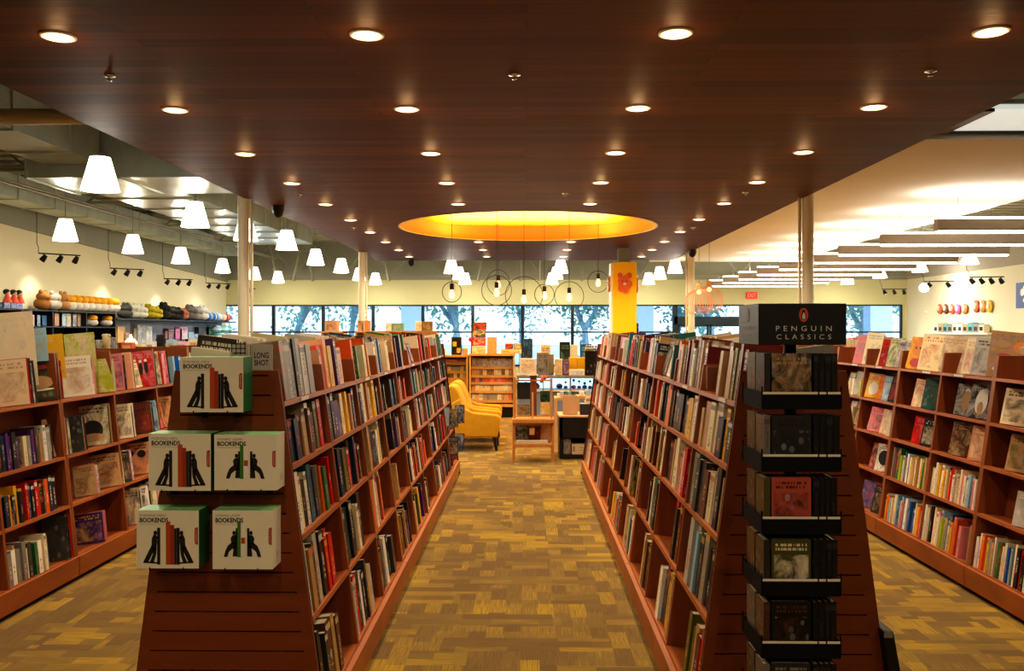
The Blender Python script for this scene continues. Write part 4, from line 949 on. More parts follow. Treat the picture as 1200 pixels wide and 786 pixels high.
bookend_box(249, 598, 319.5, 667, 'ladies', 'white', 'white bookends box with leaning ladies, right box of the lowest pair')

# lettered books near the left end
def cover_book(px0, py0, px1, py1, Y, depth, mat, txts, label, tilt=0):
    x0, x1, z0, z1 = px_box(px0, py0, px1, py1, Y); w, h = x1-x0, z1-z0
    m = MB(); m.box((0, 0, 0), (w, .004, h)); m.box((0, depth-.004, 0), (w, depth, h)); m.box((0, .004, 0), (.004, depth-.004, h))
    o = m.build('book', mat, loc=(x0, Y, z0)); tag(o, label, 'book', 'lettered books above the end panel'); o.rotation_euler = (-tilt, 0, 0)
    p = MB(); p.box((.005, .0045, .003), (w-.003, depth-.0045, h-.003)); p.build('page_block', 'pages', o)
    for t, u, v, tw, th, mt in txts: put_mesh(text_mesh(t, w*tw, h*th, mt, bold=.02, name='title'), 'title', o, (w*u, -.001, h*v))
    return o
pale = plain('pale_grey_cover', 'b5b1a6', .5); mid = plain('mid_grey_cover', '7f7b74', .5); dk = plain('dark_grey_cover', '4a4640', .5)

zb_ = WZ(387, 3.5)
def zpx(z, Y): return 387 + (1.65-z)*F/Y
cover_book(294, 403.5, 319, zpx(1.385, 3.55), 3.55, .035, pale, [('LONG', .16, .74, .68, .11, 'ink'), ('SHOT', .16, .60, .68, .11, 'ink')], 'pale grey book lettered LONG SHOT above the end panel')
cover_book(251, 400, 268, zpx(1.385, 3.6), 3.60, .03, 'cream_c2', [], 'cream book with teal stripe above the bookend box')
lb_ = cover_book(270, 402.5, 291, zpx(1.385, 3.52), 3.52, .04, pale, [], 'pale book with black lattice print above the bookend box')
q = MB()
for i in range(4): q.box((.004+.0175*i, -.0015, .17), (.0075+.0175*i, -.0003, .222))
for i in range(3): q.box((.002, -.0015, .175+.018*i), (.062, -.0003, .179+.018*i))
q.build('lattice_print', 'ink', lb_)
q = MB(); q.box((.03, -.0015, .0), (.038, -.0003, .21)); q.build('teal_stripe', 'mint_card', [o for o in C.objects if o.get('label', '').startswith('cream book with teal')][0])
cover_book(829, 430, 853, zpx(1.385, 4.06), 4.06, .03, 'brown_c2', [('GARDENS', .2, .42, .6, .07, 'orange_ink')][:0], 'brown cover facing forward on the top shelf, nearest bay of the right bookcase')

# ------------------------------------------------------------------ paperback spinner
def spinner():
    Yf = 2.9; x0, x1, z0, z1 = px_box(889, 355.5, 992, 404, Yf); w = x1-x0; h = z1-z0; dp = .27
    e = empty('book_spinner', ((x0+x1)/2, Yf+dp/2, 0), label='black paperback spinner rack with PENGUIN CLASSICS header, before the right bookcase end', cat='display rack')
    cx, cy = (x0+x1)/2, Yf+dp/2
    m = MB(); m.box((-w/2, -dp/2, z0), (w/2, dp/2, z1)); sg = bevel(m.build('header_sign', plain('matt_black_sign', '100f10', .45), e), .002, 1)
    # front: logo and two lines of lettering
    s = w/103.0
    def fx(px): return (px-889)*s - w/2
    def fz(py): return z1 - (py-355.5)*s
    def oval(mb, cx_, cz, rx, rz, y0, y1, mi=0, n=28): mb.prism([(cx_+rx*math.cos(2*PI*k/n), cz+rz*math.sin(2*PI*k/n)) for k in range(n)], 1, y0, y1, mi=mi)
    g = MB(); oval(g, fx(941.7), fz(369), 5.4*s, 8.2*s, -dp/2-.0012, -dp/2-.0002); lo = g.build('logo', 'penguin_orange', sg)
    g = MB(); c0, c1 = fx(941.7), fz(369)
    def pg(pts, mi, y): g.prism([(c0+a*s, c1+b*s) for a, b in pts], 1, y-.0006, y, mi=mi)
    pg([(-2.6,-5.2),(2.6,-5.2),(3.0,-2),(2.3,1.6),(1.5,3.2),(1.6,5),(.6,6.2),(-.8,6),(-1.6,4.8),(-2.6,4.2),(-1.4,3.6),(-2.4,1.2),(-3.1,-2)], 0, -dp/2-.0013)
    pg([(-1.6,-4.6),(1.7,-4.6),(1.9,-1.5),(1.1,1.8),(0,3),(-1.0,1.6),(-1.9,-1.5)], 1, -dp/2-.002)
    g.build('logo_bird', ['ink', 'lettering'], sg)
    for t, a, b, c, d in (('PENGUIN', 909.3, 974.5, 381.8, 388), ('CLASSICS', 910, 974, 391.8, 397.6)):
        put_mesh(text_mesh(t, (b-a)*s, (d-c)*s, 'lettering', spacing=1.75, name='sign_lettering'), 'sign_lettering', sg, (fx(a), -dp/2-.001, fz(d)))
        o = put_mesh(text_mesh(t, dp*.66, (d-c)*s, 'ink_grey', spacing=1.4, name='sign_lettering'), 'sign_lettering', sg, (-w/2-.001, dp*.33, fz(d)), (0, 0, -PI/2))
    g = MB(); n = 28; g.prism([(.0+.016*math.cos(2*PI*k/n), fz(369)+.024*math.sin(2*PI*k/n)) for k in range(n)], 0, -w/2-.0012, -w/2-.0002); g.build('logo', 'ink_grey', sg)
    m = MB(); m.tube([(0, 0, .02), (0, 0, z0)], .02, 12); m.build('pole', 'blackm', e)
    m = MB(); m.lathe([(.26, 0), (.26, .02), (.05, .035), (.03, .05)], 32); m.build('base', 'blackm', e, True)
    pitch = 73*Yf/F; ztop = WZ(410, Yf)
    tw = .254; 
    k0 = 0
    arts = [('black', 'tan'), ('charcoal', 'black'), ('coral', 'black'), ('olive', 'cream'), ('black', 'brown'), ('charcoal', 'grey'), ('black', 'navy'), ('brown', 'black')]
    for t in range(8):
        zt = ztop - t*pitch; zb = zt-.188
        if zb < .06: break
        r = tw/2
        m = MB()
        m.box((-r, -r, zb-.004), (r, r, zb))                       # tray floor
        for a, b in (((-r, -r, zb), (r, -r+.003, zb+.052)), ((-r, r-.003, zb), (r, r, zb+.052)), ((-r, -r, zb), (-r+.003, r, zb+.052)), ((r-.003, -r, zb), (r, r, zb+.052))): m.box(a, b)
        for xx in (-r, r):
            for yy in (-r, r): m.tube([(xx, yy, zb), (xx, yy, zb+.07)], .003, 5)
        m.box((-r+.02, -.004, zb), (r-.02, .004, zb+.17)); tr = m.build('tray', 'black_matt', e)
        m = MB(); m.box((-r+.002, -r-.0015, zb+.045), (r-.075, -r-.0002, zb+.053)); m.box((r-.07, -r-.0015, zb+.045), (r-.048, -r-.0002, zb+.053)); m.box((r-.043, -r-.0015, zb+.045), (r-.001, -r-.0002, zb+.053)); m.build('price_strip', plain('price_strip_%d' % t, 'd9cdb2', .6) if t == 0 else MAT['strip_paper'], tr)
        if t == 0: MAT['strip_paper'] = bpy.data.materials['price_strip_0']
        tn = ORD[t]
        # face out paperback on the left, spines on the right
        M = Matrix.Translation((cx-r+.075, Yf+.135-r+.014+(-.0), zb+.001)) 
        M = Matrix.Translation((cx-r+.034, cy-r+.010, zb+.001)) @ Matrix.Rotation(-.02, 4, 'X') @ Matrix.Rotation(-PI/2, 4, 'Z')
        add_pb(Matrix.Translation((0, .012, 0)) @ M, .024, .128, .176, arts[t][0], arts[t][1], 'paperback cover facing forward in the %s tray of black spinner' % tn)
        xx = cx-r+.168; j = 0
        while xx < cx+r-.016:
            tt = random.uniform(.015, .022); add_pb(Matrix.Translation((xx+tt/2, cy-r+.008, zb+.001)), tt, .108, .176, 'black', 'charcoal', 'black-spined paperback, %s spine in the %s tray of black spinner' % (ORD[j], tn)); xx += tt+.0015; j += 1
        # covers facing the left side
        for jj in (0, 1):
            M = Matrix.Translation((cx-r+.018, cy-r+.006+.118*jj, zb+.001))
            add_pb(M, .02, .105, .176, ('charcoal', 'grey', 'olive', 'charcoal', 'brown', 'grey')[(t+jj) % 6], 'brown', '%s paperback facing the aisle in the %s tray of black spinner' % (('front', 'rear')[jj], tn))
def add_pb(M, t, d, h, cn, ac, lb):
    mb, pg = MB(), MB(); seedn[0] += 1
    book_mb(mb, pg, t, d, h, tuple(x*.6 for x in lin(COL[cn])[:3])+(1,), lin(COL[ac]), Matrix.Identity(4), 0, seedn[0])
    o = mb.build('paperback', ['spine', 'art']); pg.build('page_block', 'pages', o); o.matrix_world = M; tag(o, lb, 'paperback', 'paperbacks in the black spinner')
spinner()
# black panel leaning by the outer side of the right bookcase
m = MB(); x0, x1, z0, z1 = px_box(1027, 735, 1039, 786, 3.46)
m.prism([(x0+.075, 0), (x0+.135, 0), (x0+.042, .515), (x0+.0, .515)], 1, 3.40, 3.62); o = bevel(m.build('folder_rack', 'black'), .006); tag(o, 'black slim rack leaning against the outer side of right bookcase', 'rack')
m = MB(); m.box((x0+.005, 3.398, .49), (x0+.038, 3.402, .51)); m.build('edge_strip', 'ink_grey', o)

# ------------------------------------------------------------------ armchairs
def armchair(x, y, label):
    e = empty('armchair', (x, y, 0), label=label, cat='armchair', group='mustard armchairs'); Wd = .70
    def pr(name, poly, a, b, bw=.03, mat='velvet'):
        m = MB(); m.prism(poly, 1, a, b); o = m.build(name, mat, e, True); bevel(o, bw, 4); return o
    pr('seat_base', [(.06,.19),(.70,.19),(.72,.32),(.08,.32)], -Wd/2+.02, Wd/2-.02, .015)
    arm = [(.04,.19),(.70,.19),(.742,.43),(.735,.475),(.70,.497),(.36,.53),(.27,.57),(.22,.66),(.19,.72),(.02,.62)]
    pr('armrest', arm, -Wd/2, -Wd/2+.11, .025); pr('armrest', arm, Wd/2-.11, Wd/2, .025)
    pr('seat_cushion', [(.24,.31),(.72,.31),(.745,.37),(.73,.43),(.68,.45),(.24,.43)], -Wd/2+.115, Wd/2-.115, .035)
    pr('backrest', [(.04,.28),(.30,.34),(.30,.45),(.255,.60),(.185,.78),(.14,.865),(.08,.895),(.02,.885),(-.03,.84),(-.03,.72),(.0,.5)], -Wd/2+.035, Wd/2-.035, .04)
    for sx, sy in ((.66, -.28), (.66, .28), (.10, -.28), (.10, .28)):
        m = MB(); fx = 1 if sx > .3 else -1
        m.tube([(sx, sy, .20), (sx+.03*fx, sy*1.05, 0)], [.034, .018], 8); m.build('leg', 'darkleg', e)
armchair(WX(524, 12.4), 12.55, 'mustard yellow velvet armchair nearest the camera')
armchair(WX(529, 13.3), 13.5, 'mustard yellow velvet armchair behind the front one')

def art_face(q, pts, a, b):
    seedn[0] += 1; k = seedn[0]; q.face(pts, 0, [(k+.02, 0), (k+.98, 0), (k+.98, 1), (k+.02, 1)], lin(HXC.get(a, 'c49a70')), lin(HXC.get(b, '6e6a60')))
# ------------------------------------------------------------------ easel display fixture
def easel():
    Y = 11.2; s = Y/F; o = W(625, 541.5, Y); e = empty('easel_display', (o.x, Y, 0), label='orange wood easel display stand with chalkboard in the aisle end', cat='display stand')
    X = lambda px: (px-625)*s; Z = lambda py: (541.5-py)*s
    def bx(m, a, b, c, d, y0, y1, mi=0): m.box((X(a), y0, Z(d)), (X(c), y1, Z(b)), mi=mi)
    for a, b in ((600.4, 603.2), (646.6, 649.4)):
        for y0 in (0, .34):
            m = MB(); bx(m, a, 495, b, 541.5, y0, y0+.03); m.build('leg', 'orange_wood', e)
    m = MB(); bx(m, 600.4, 491, 649.4, 495.2, -.03, .40); m.build('tray', 'orange_wood', e)
    m = MB(); bx(m, 603, 496, 647, 498, 0, .02); bx(m, 603, 520, 647, 524, -.02, .37); bx(m, 603, 498, 647, 520, .34, .36); m.build('lower_shelf', 'orange_wood', e)
    for a, b in ((601.2, 604.4), (645.6, 647.8)):
        m = MB(); bx(m, a, 442 if a < 610 else 444, b, 491, .1, .13); m.build('post', 'orange_wood', e)
    m = MB(); bx(m, 604.4, 445, 645.6, 446.8, .1, .13); bx(m, 604.4, 487.5, 645.6, 489, .1, .13); m.build('crossbar', 'orange_wood', e)
    m = MB(); bx(m, 621.3, 440, 629, 488, .11, .13); m.build('center_board', MAT['cherry_v'], e)
    m = MB(); bx(m, 623, 460, 625.4, 509, .06, .085); bx(m, 620.5, 501, 626.5, 509.5, .03, .06); m.build('easel_post', 'oak', e)
    m = MB(); bx(m, 606, 448.4, 621.3, 468.2, .12, .135); m.build('chalkboard', 'chalk', e)
    m = MB(); m.lathe([(.075, 0), (.03, .035), (.0, .08)], 4, (X(624.5), .12, Z(440))); m.build('finial', 'tan', e)
    def item(name, a, b, c, d, y0, y1, mat, label, cat, parts=None):
        m = MB(); m.box((0, 0, 0), ((c-a)*s, y1-y0, (d-b)*s)); ob = m.build(name, mat, loc=(o.x+X(a), Y+y0, Z(d)+.001)); tag(ob, label, cat)
        q = MB(); ww, hh = (c-a)*s, (d-b)*s; art_face(q, [(.001, -.001, .001), (ww-.001, -.001, .001), (ww-.001, -.001, hh-.001), (.001, -.001, hh-.001)], mat, parts or 'tan'); q.build('cover_picture', 'art', ob); return ob
    item('book', 604, 500.5, 619, 520, .2, .22, 'charcoal_c', 'dark book with pale photo on lower shelf of easel stand', 'book', 'galv')
    item('book', 619.6, 503, 633, 520, .22, .24, 'brown_c', 'brown picture book, middle of the easel stand lower shelf', 'book', 'red_ink')
    item('book', 634, 499.5, 646, 520, .2, .22, 'peach_c', 'peach book, right end of easel stand lower shelf', 'book', 'tan')
    item('brochure', 605, 516.5, 642, 520, .03, .1, 'paper', 'white brochure pile at front of easel stand lower shelf', 'brochure', 'tan')
    item('gift_box', 633.5, 472, 645, 486.9, .15, .22, 'yellow_c', 'yellow gift box on the right of easel stand', 'box', 'paper')
    item('gift_box', 633.5, 459, 645, 471.8, .15, .22, 'black', 'black box stacked on the yellow box in easel stand', 'box', 'green_card')
    item('notebook', 606, 475, 620.5, 486.9, .14, .17, 'olive_c', 'olive notebook below the chalkboard', 'notebook', 'tan')
    # red flower
    q = MB(); random.seed(5)
    for k in range(9): q.ball((.03*math.cos(k*.7)*(.3+k/9), 0+.02*math.sin(k*1.3), .15+.028*math.sin(k*.9)), .022, n=8)
    f = q.build('paper_flower', 'coral_c', loc=(o.x+X(632), Y+.26, Z(470)+.0)); f.location.z = Z(459)+.001; f.location.x = o.x+X(637); tag(f, 'coral paper flowers on the black box in the easel stand', 'flowers')
    st = MB(); st.tube([(0, 0, 0), (0, 0, .13)], .006, 6); st.build('stem', 'green_card', f); f.location.y = Y+.18
HXC = dict(tan='c49a70', black='120f0e', paper='e6dfc6', silver='a7aab0', orange_wood='cf7f36', ink_grey='8d8a74', galv='a9b3a8', green_card='2f7a45', red_ink='a81f14', chalk='17140f', oak='d6b07a')
for n, h in (('charcoal_c', '2b2825'), ('brown_c', '5b3320'), ('peach_c', 'd9a988'), ('yellow_c', 'e3b21c'), ('olive_c', '6b6134'), ('coral_c', 'e05a3c'), ('blue_c', '2a67a8'), ('navy_c', '1c2c4c'), ('cream_c', 'e0d2b0'),
             ('pink_c', 'd9579a'), ('red_c', 'b8202c'), ('teal_c', '5aa39a'), ('grey_c', '8c8a86'), ('skyc', '9cc1da'), ('purple_c', '5a4a86'), ('white_c', 'e6e2da'), ('lightpink', 'e8a7b4')): MAT[n] = plain(n, h, .6, var=.1); HXC[n] = h
easel()

# ------------------------------------------------------------------ generic small goods
def goods(name, px0, py0, px1, py1, Y, dep, mat, label, cat, pic=None, group=None, lid=None, zb=None):
    """a box-like article with a printed panel, and a lid where it has one; its base can be set on a surface"""
    x0, x1, z0, z1 = px_box(px0, py0, px1, py1, Y)
    if zb is not None: z0 = zb
    w, h = x1-x0, z1-z0
    m = MB(); m.box((0, 0, 0), (w, dep, h)); o = bevel(m.build(name, mat, loc=(x0, Y, z0+.001)), min(.004, w*.1), 1); tag(o, label, cat, group)
    if pic: q = MB(); art_face(q, [(w*.04, -.001, h*.03), (w*.96, -.001, h*.03), (w*.96, -.001, h*.97), (w*.04, -.001, h*.97)], mat, pic); q.build('printed_panel', 'art', o)
    if lid: q = MB(); q.box((-.004, -.004, h-.0), (w+.004, dep+.004, h+.012)); q.build('lid', lid, o)
    return o
# black table with book stacks
def black_table():
    Y = 11.5; x0, x1, z0, z1 = px_box(655.6, 487, 691, 538, Y); x1 += .12; d = .6
    e = empty('display_table', (x0, Y, 0), label='black low display table with shelf of books beside the easel stand', cat='table'); w = x1-x0; zt = WZ(487, Y)
    m = MB(); m.box((-.01, -.01, zt-.02), (w+.01, d, zt)); m.build('tabletop', 'tan', e)
    zs = WZ(513, Y); m = MB(); m.box((0, 0, zs), (w, .02, zt-.02)); m.build('front_panel', 'black', e)
    m = MB(); m.box((0, 0, 0), (.04, d, zt-.02)); m.box((w-.04, 0, 0), (w, d, zt-.02)); m.box((0, d-.02, 0), (w, d, zt-.02)); m.build('side_panel', 'black', e)
    zf = WZ(532.5, Y); m = MB(); m.box((.04, 0, 0), (w-.04, d-.02, zf)); m.build('base', 'black', e)
    xa = x0+.15
    for i in range(4):
        M = Matrix.Translation((xa+.26, Y+.02, zf+.002+i*.034)) @ Matrix.Rotation(-PI/2, 4, 'Y'); 
        mb, pg = MB(), MB(); book_mb(mb, pg, .032, .17, .25, lin('c9b28c'), lin('5a3a28'), Matrix.Identity(4), 0, 900+i); o = mb.build('book', ['spine', 'art']); pg.build('page_block', 'pages', o); o.matrix_world = M @ Matrix.Translation((.017, 0, 0))
        tag(o, 'cream book lying in the stack inside the black table, %s from the bottom' % ORD[i], 'book', 'books stacked inside the black table')
    goods('gift_box', 660, 514, 669, 532.5, Y+.03, .15, 'grey_c', 'grey brown box inside black table left of book stack', 'box', 'brown_c', zb=zf)
    goods('notice_board', 659.5, 463, 677, 486.5, Y+.15, .02, 'tan', 'plain tan board standing on the black table', 'board', zb=zt)
    goods('basket', 680, 474, 692, 486.5, Y+.12, .15, 'charcoal_c', 'dark grey basket on the black table', 'basket', lid='grey_c', zb=zt)
    for i in range(9):
        j = random.uniform(-.01, .01); M = Matrix.Translation((WX(700, Y)+.03+j, Y+.25, zt+.002+i*.024)) @ Matrix.Rotation(-PI/2, 4, 'Y')
        mb, pg = MB(), MB(); book_mb(mb, pg, .022, .15, .16, lin(COL[('cream','tan','peach','cream','yellow','brown','cream','tan','peach')[i]]), lin('5a3a28'), Matrix.Identity(4), 0, 920+i); o = mb.build('book', ['spine', 'art']); pg.build('page_block', 'pages', o); o.matrix_world = M @ Matrix.Translation((.012, 0, 0))
        tag(o, 'book lying in tall stack on right of the black table, %s from bottom' % ORD[i], 'book', 'tall book stack on the black table')
black_table()

# card racks -----------------------------------------------------------
def card_rack(px0, px1, ztop_px, rows, Y, label, cl, gname, ncol):
    x0, x1 = WX(px0, Y), WX(px1, Y); w = x1-x0; zt = WZ(ztop_px, Y)
    e = empty('card_rack', (x0, Y, 0), label=label, cat='card rack')
    for xx in (0, w-.03): m = MB(); m.box((xx, -.05, 0), (xx+.03, .5, zt)); m.build('side_panel', 'oak', e)
    m = MB(); m.box((.03, .42, .1), (w-.03, .45, zt)); m.build('back_panel', 'oak', e)
    m = MB(); m.box((-.01, -.06, zt-.02), (w+.01, .5, zt+.015)); m.build('top_board', 'oak', e)
    m = MB(); m.box((.03, -.02, 0), (w-.03, .42, .2)); m.build('kick_base', 'dark', e)
    m = MB(); m.box((.03, -.05, .2), (w-.03, .42, .25)); m.build('base_board', 'oak', e)
    for r, (y0, y1, pal) in enumerate(rows):
        zb, zc_ = WZ(y1, Y), WZ(y0, Y); dy = .02+.05*(len(rows)-r)*.5; 
        m = MB(); m.box((.03, dy-.03, zb-.03), (w-.03, .42, zb)); m.box((.03, dy-.03, zb), (w-.03, dy-.022, zb+.02)); m.build('shelf', 'oak', e)
        cw = (w-.08)/ncol
        for c in range(ncol):
            cn = random.choice(pal); hh = (zc_-zb)*random.uniform(.88, 1); q = MB(); q.box((0, 0, 0), (cw*.93, .008, hh))
            o = q.build('greeting_card', cn, loc=(x0+.04+c*cw, Y+dy, zb+.001)); o.rotation_euler = (-.15, 0, 0)
            tag(o, 'small %s, %s in the %s row of %s' % (cl, ORD[c], ORD[r], gname), 'card', 'cards in the %s' % gname)
            p = MB(); ww = cw*.93; art_face(p, [(.001, -.001, .001), (ww-.001, -.001, .001), (ww-.001, -.001, hh-.001), (.001, -.001, hh-.001)], cn, random.choice(['grey_c', 'grey_c', 'tan', 'brown_c', 'ink_grey'])); p.build('printed_motif', 'art', o)
CR_Y = 17.0
card_rack(550, 603, 415.5, [(419.5, 431, ['cream_c', 'white_c', 'peach_c', 'cream_c']), (432.5, 441, ['cream_c', 'cream_c', 'brown_c', 'tan', 'white_c']), (442.5, 449, ['purple_c', 'pink_c', 'red_c', 'brown_c', 'coral_c']), (451, 459, ['cream_c', 'white_c', 'tan', 'cream_c', 'grey_c']), (461, 470, ['lightpink', 'white_c', 'peach_c', 'grey_c', 'coral_c'])], CR_Y, 'light oak greeting card rack behind the armchairs', 'greeting card', 'right card rack', 11)
card_rack(514, 548.5, 417, [(421, 426, ['cream_c', 'lightpink', 'white_c']), (429, 436, ['teal_c', 'grey_c', 'cream_c']), (437.5, 444, ['cream_c', 'brown_c', 'olive_c', 'tan']), (445.5, 451, ['yellow_c', 'cream_c', 'yellow_c']), (454, 462, ['charcoal_c', 'brown_c', 'grey_c'])], CR_Y, 'oak card rack with yellow row, left of larger rack', 'gift card', 'left card rack', 8)
zt = WZ(415.5, CR_Y)+.016; zt2 = WZ(417, CR_Y)+.016
o = goods('gift_box', 529, 395, 540.5, 417, CR_Y+.1, .12, 'black', 'black box with two yellow squares on left card rack', 'box', zb=zt2)
for u, v in ((.15, .48), (.55, .12)):
    q = MB(); ww = 11.5*CR_Y/F; q.box((ww*u, -.004, .34*v), (ww*(u+.38), -.0003, .34*v+.09)); q.build('yellow_square', 'yellow_c', o)
tiers = (('charcoal_c', 'coral_c'), ('charcoal_c', 'cream_c'), ('red_c', 'white_c'), ('white_c', 'tan')); zz = zt
for k in range(3, -1, -1):
    h = 9.3*CR_Y/F; o = goods('photo_print', 553+ (0 if k else 1), 0, 569, 0, CR_Y+.12, .06, tiers[k][0], 'square picture in the standing column on card rack, %s from the top' % ORD[k], 'picture', zb=zz)
    w = 16*CR_Y/F; me = MB(); me.box((0, 0, 0), (w, .06, h-.003)); o.data = me.mesh('photo_print', [MAT[tiers[k][0]]]); q = MB(); art_face(q, [(w*.03, -.0015, h*.03), (w*.97, -.0015, h*.03), (w*.97, -.0015, h*.95), (w*.03, -.0015, h*.95)], tiers[k][0], tiers[k][1]); q.build('printed_panel', 'art', o); zz += h
goods('gift_bag', 571, 395, 582, 415, CR_Y+.1, .1, 'tan', 'tan paper gift bag on the right card rack', 'bag', 'peach_c', zb=zt)
goods('gift_box', 587, 409, 611, 415, CR_Y+.1, .2, 'cream_c', 'wide cream box at right end of card rack', 'box', 'coral_c', zb=zt)
goods('gift_box', 592, 402.5, 601, 409, CR_Y+.1, .2, 'brown_c', 'brown box on top of the wide cream box', 'box', 'coral_c', zb=WZ(409, CR_Y)+.002)
goods('gift_box', 601.5, 402.5, 611, 409, CR_Y+.1, .2, 'grey_c', 'grey white box next to brown box on card rack', 'box', 'white_c', zb=WZ(409, CR_Y)+.002)
q = MB(); q.ball((0, 0, 0), .05); q.tube([(0, 0, -.05), (0, 0, -.27)], .004, 5); o = q.build('balloon', 'pink_c', smooth=True, loc=W(550, 399, CR_Y+.3)); o.location.z = zt+.27; o.location.x += .03; tag(o, 'small pink balloon on a stick above the card rack', 'balloon')
for i, px in enumerate((519, 545)): goods('gift_box', px-3, 408, px+3, 417, CR_Y+.12, .1, ('white_c', 'tan')[i], ('white', 'tan')[i]+' small box beside the black box with yellow squares', 'box', 'teal_c', zb=zt2)

# checkout counter with glass case ---------------------------------
def counter():
    Y = 15.0; x0, x1 = WX(607, Y), WX(724, Y); w = x1-x0; zt = WZ(440, Y); e = empty('checkout_counter', (x0, Y, 0), label='silver edged checkout counter with bright glass case at the aisle end', cat='counter')
    m = MB(); m.box((-.02, -.03, zt-.045), (w+.02, .7, zt)); m.build('countertop', 'silver', e)
    zc0 = WZ(456.5, Y); m = MB()
    for px in (607, 645.5, 668.5, 723): m.box((WX(px, Y)-x0-.015, -.01, 0), (WX(px, Y)-x0+.015, .02, zt-.045))
    m.build('post', 'silver', e)
    m = MB(); m.box((0, .5, zc0), (w, .52, zt-.045)); m.build('glow_back_panel', emit('case_back_glow', 'cfe4ff', 1.6), e)  # glowing panel added for the window brightness seen through the glass
    m = MB(); m.box((0, 0, zc0-.03), (w, .52, zc0)); m.build('case_floor', 'white', e)
    m = MB(); m.box((0, .04, .0), (w, .6, zc0-.03)); m.build('lower_panel', plain('blue_grey_panel', '7f8ea3', .5), e)
    m = MB(); m.box((0, -.004, zc0), (w, 0, zt-.045)); m.build('glass_front', 'glass', e)
    for i, (a, b, c, d, mt, nm) in enumerate(((652,450,660,456.3,'blue_c','blue toy'),(661,447,666,456.3,'skyc','pale blue toy'),(670,444.5,676,456.3,'pink_c','pink plush'),(677,446,682,456.3,'pink_c','second pink plush'),(683,448,689,456.3,'blue_c','blue and white toy'),(690,446,695,456.3,'red_c','red toy'),(696,449,703,456.3,'purple_c','purple toy'),(612,448,620,456.3,'teal_c','teal toy'),(625,449,633,456.3,'coral_c','coral toy'))):
        xx0, xx1, z0, z1 = px_box(a, b, c, d, Y); q = MB(); r = (xx1-xx0)/2; q.ball((0, 0, r*.8), (r, r*.8, r*.8), n=12); q.ball((0, 0, min(z1-z0, .17)-r*.55), r*.6, n=10)
        o = q.build('toy', mt, smooth=True, loc=((xx0+xx1)/2, Y+.2, zc0+.001)); tag(o, nm+' inside the bright glass case of the counter', 'toy', 'toys in the glass case')
    return zt
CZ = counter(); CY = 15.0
for a in ((612,397,624,440,.42,'navy_c','tall navy box behind the counter goods','blue_c'),(609,420,628.5,440,.1,'white_c','white tiered display box at left of the counter','tan'),(629,413,643,440,.12,'grey_c','grey magazine rack on the counter','charcoal_c'),
          (643,415,649,440,.3,'grey_c','narrow grey box behind cream book on counter','tan'),(634,404,645,440,.45,'cream_c','pale cream tall box behind the magazine rack','brown_c'),(650,420.5,659,440,.1,'cream_c','cream booklet standing on counter','tan'),
          (659.5,422,667,440,.1,'purple_c','dark portrait card standing on counter beside the cream booklet','peach_c'),(656,400.5,668,440,.5,'charcoal_c','dark box with pale marks, tallest on counter','teal_c'),(668.5,404,677,440,.5,'white_c','white tall board behind yellow boxes',None),
          (667,419,676.5,434,.25,'yellow_c','yellow box on the counter, left of two','yellow_c'),(676.8,419,685.5,434,.25,'yellow_c','yellow box on the counter, right of two','yellow_c'),(680,403,693,440,.52,'blue_c','blue bin at the back of the counter','skyc'),
          (685.8,411,705,440,.05,'black','large black display box on the counter','charcoal_c'),(707,412,716,440,.3,'olive_c','olive box right of the black display box','tan')):
    goods('gift_box' if 'box' in a[6] else 'counter_item' if 'rack' in a[6] else 'booklet', a[0], a[1], a[2], a[3], CY+a[4], .11, a[5], a[6], 'box' if 'box' in a[6] else 'rack' if 'rack' in a[6] else 'booklet' if 'book' in a[6] or 'card' in a[6] else 'bin' if 'bin' in a[6] else 'board', a[7], zb=CZ)
goods('paper_stack', 667, 433, 685, 440, CY+.04, .14, 'white_c', 'low white paper stack in front of yellow boxes on counter', 'paper', 'skyc', zb=CZ)
q = MB(); q.lathe([(.001, 0), (.03, 0), (.04, .1), (.03, .16), (.022, .2)], 16); o = q.build('vase', 'pink_c', smooth=True, loc=(WX(626.6, CY), CY+.3, CZ+.001)); tag(o, 'pink vase on the counter before tall navy box', 'vase')
# tangled items on the black display box: cream figures
for k in range(5):
    q = MB(); q.ball((0, 0, .03), .03, n=10); q.ball((0, 0, .075), .02, n=8); o = q.build('figurine', 'silver', smooth=True, loc=(WX(688+k*3.6, CY), CY+.1, WZ(411, CY)+.0)); tag(o, 'tiny silver figurine on the black display box, %s from left' % ORD[k], 'figurine', 'silver figurines on the black display box')
# low wood tables behind the black table
for (a, c, zt_, Y, lb) in ((650, 672, 466, 13.2, 'low oak table behind the tan board'), (676, 712, 464, 14.0, 'oak table by the far end of the right bookcases')):
    x0, x1 = WX(a, Y), WX(c, Y); z = WZ(zt_, Y); w = x1-x0; e = empty('side_table', (x0, Y, 0), label=lb, cat='table')
    m = MB(); m.box((0, 0, z-.04), (w, .4, z)); m.build('tabletop', 'oak', e)
    for xx in (0, w-.04):
        for yy in (0, .36): m = MB(); m.box((xx, yy, 0), (xx+.04, yy+.04, z-.04)); m.build('leg', 'oak', e)
    for k in range(4):
        px = a+3+k*(c-a-6)/4; goods('gift_box', px, zt_-5-k % 2*2, px+(c-a)/6, zt_, Y+.1, .08, ('white_c', 'skyc', 'charcoal_c', 'teal_c')[k], 'small %s box on %s, %s from left' % (('white', 'pale blue', 'dark', 'teal')[k], lb.split(' ')[0]+' '+lb.split(' ')[1]+' table' if 'low' in lb else 'the far oak table', ORD[k]), 'box', 'tan', zb=z)

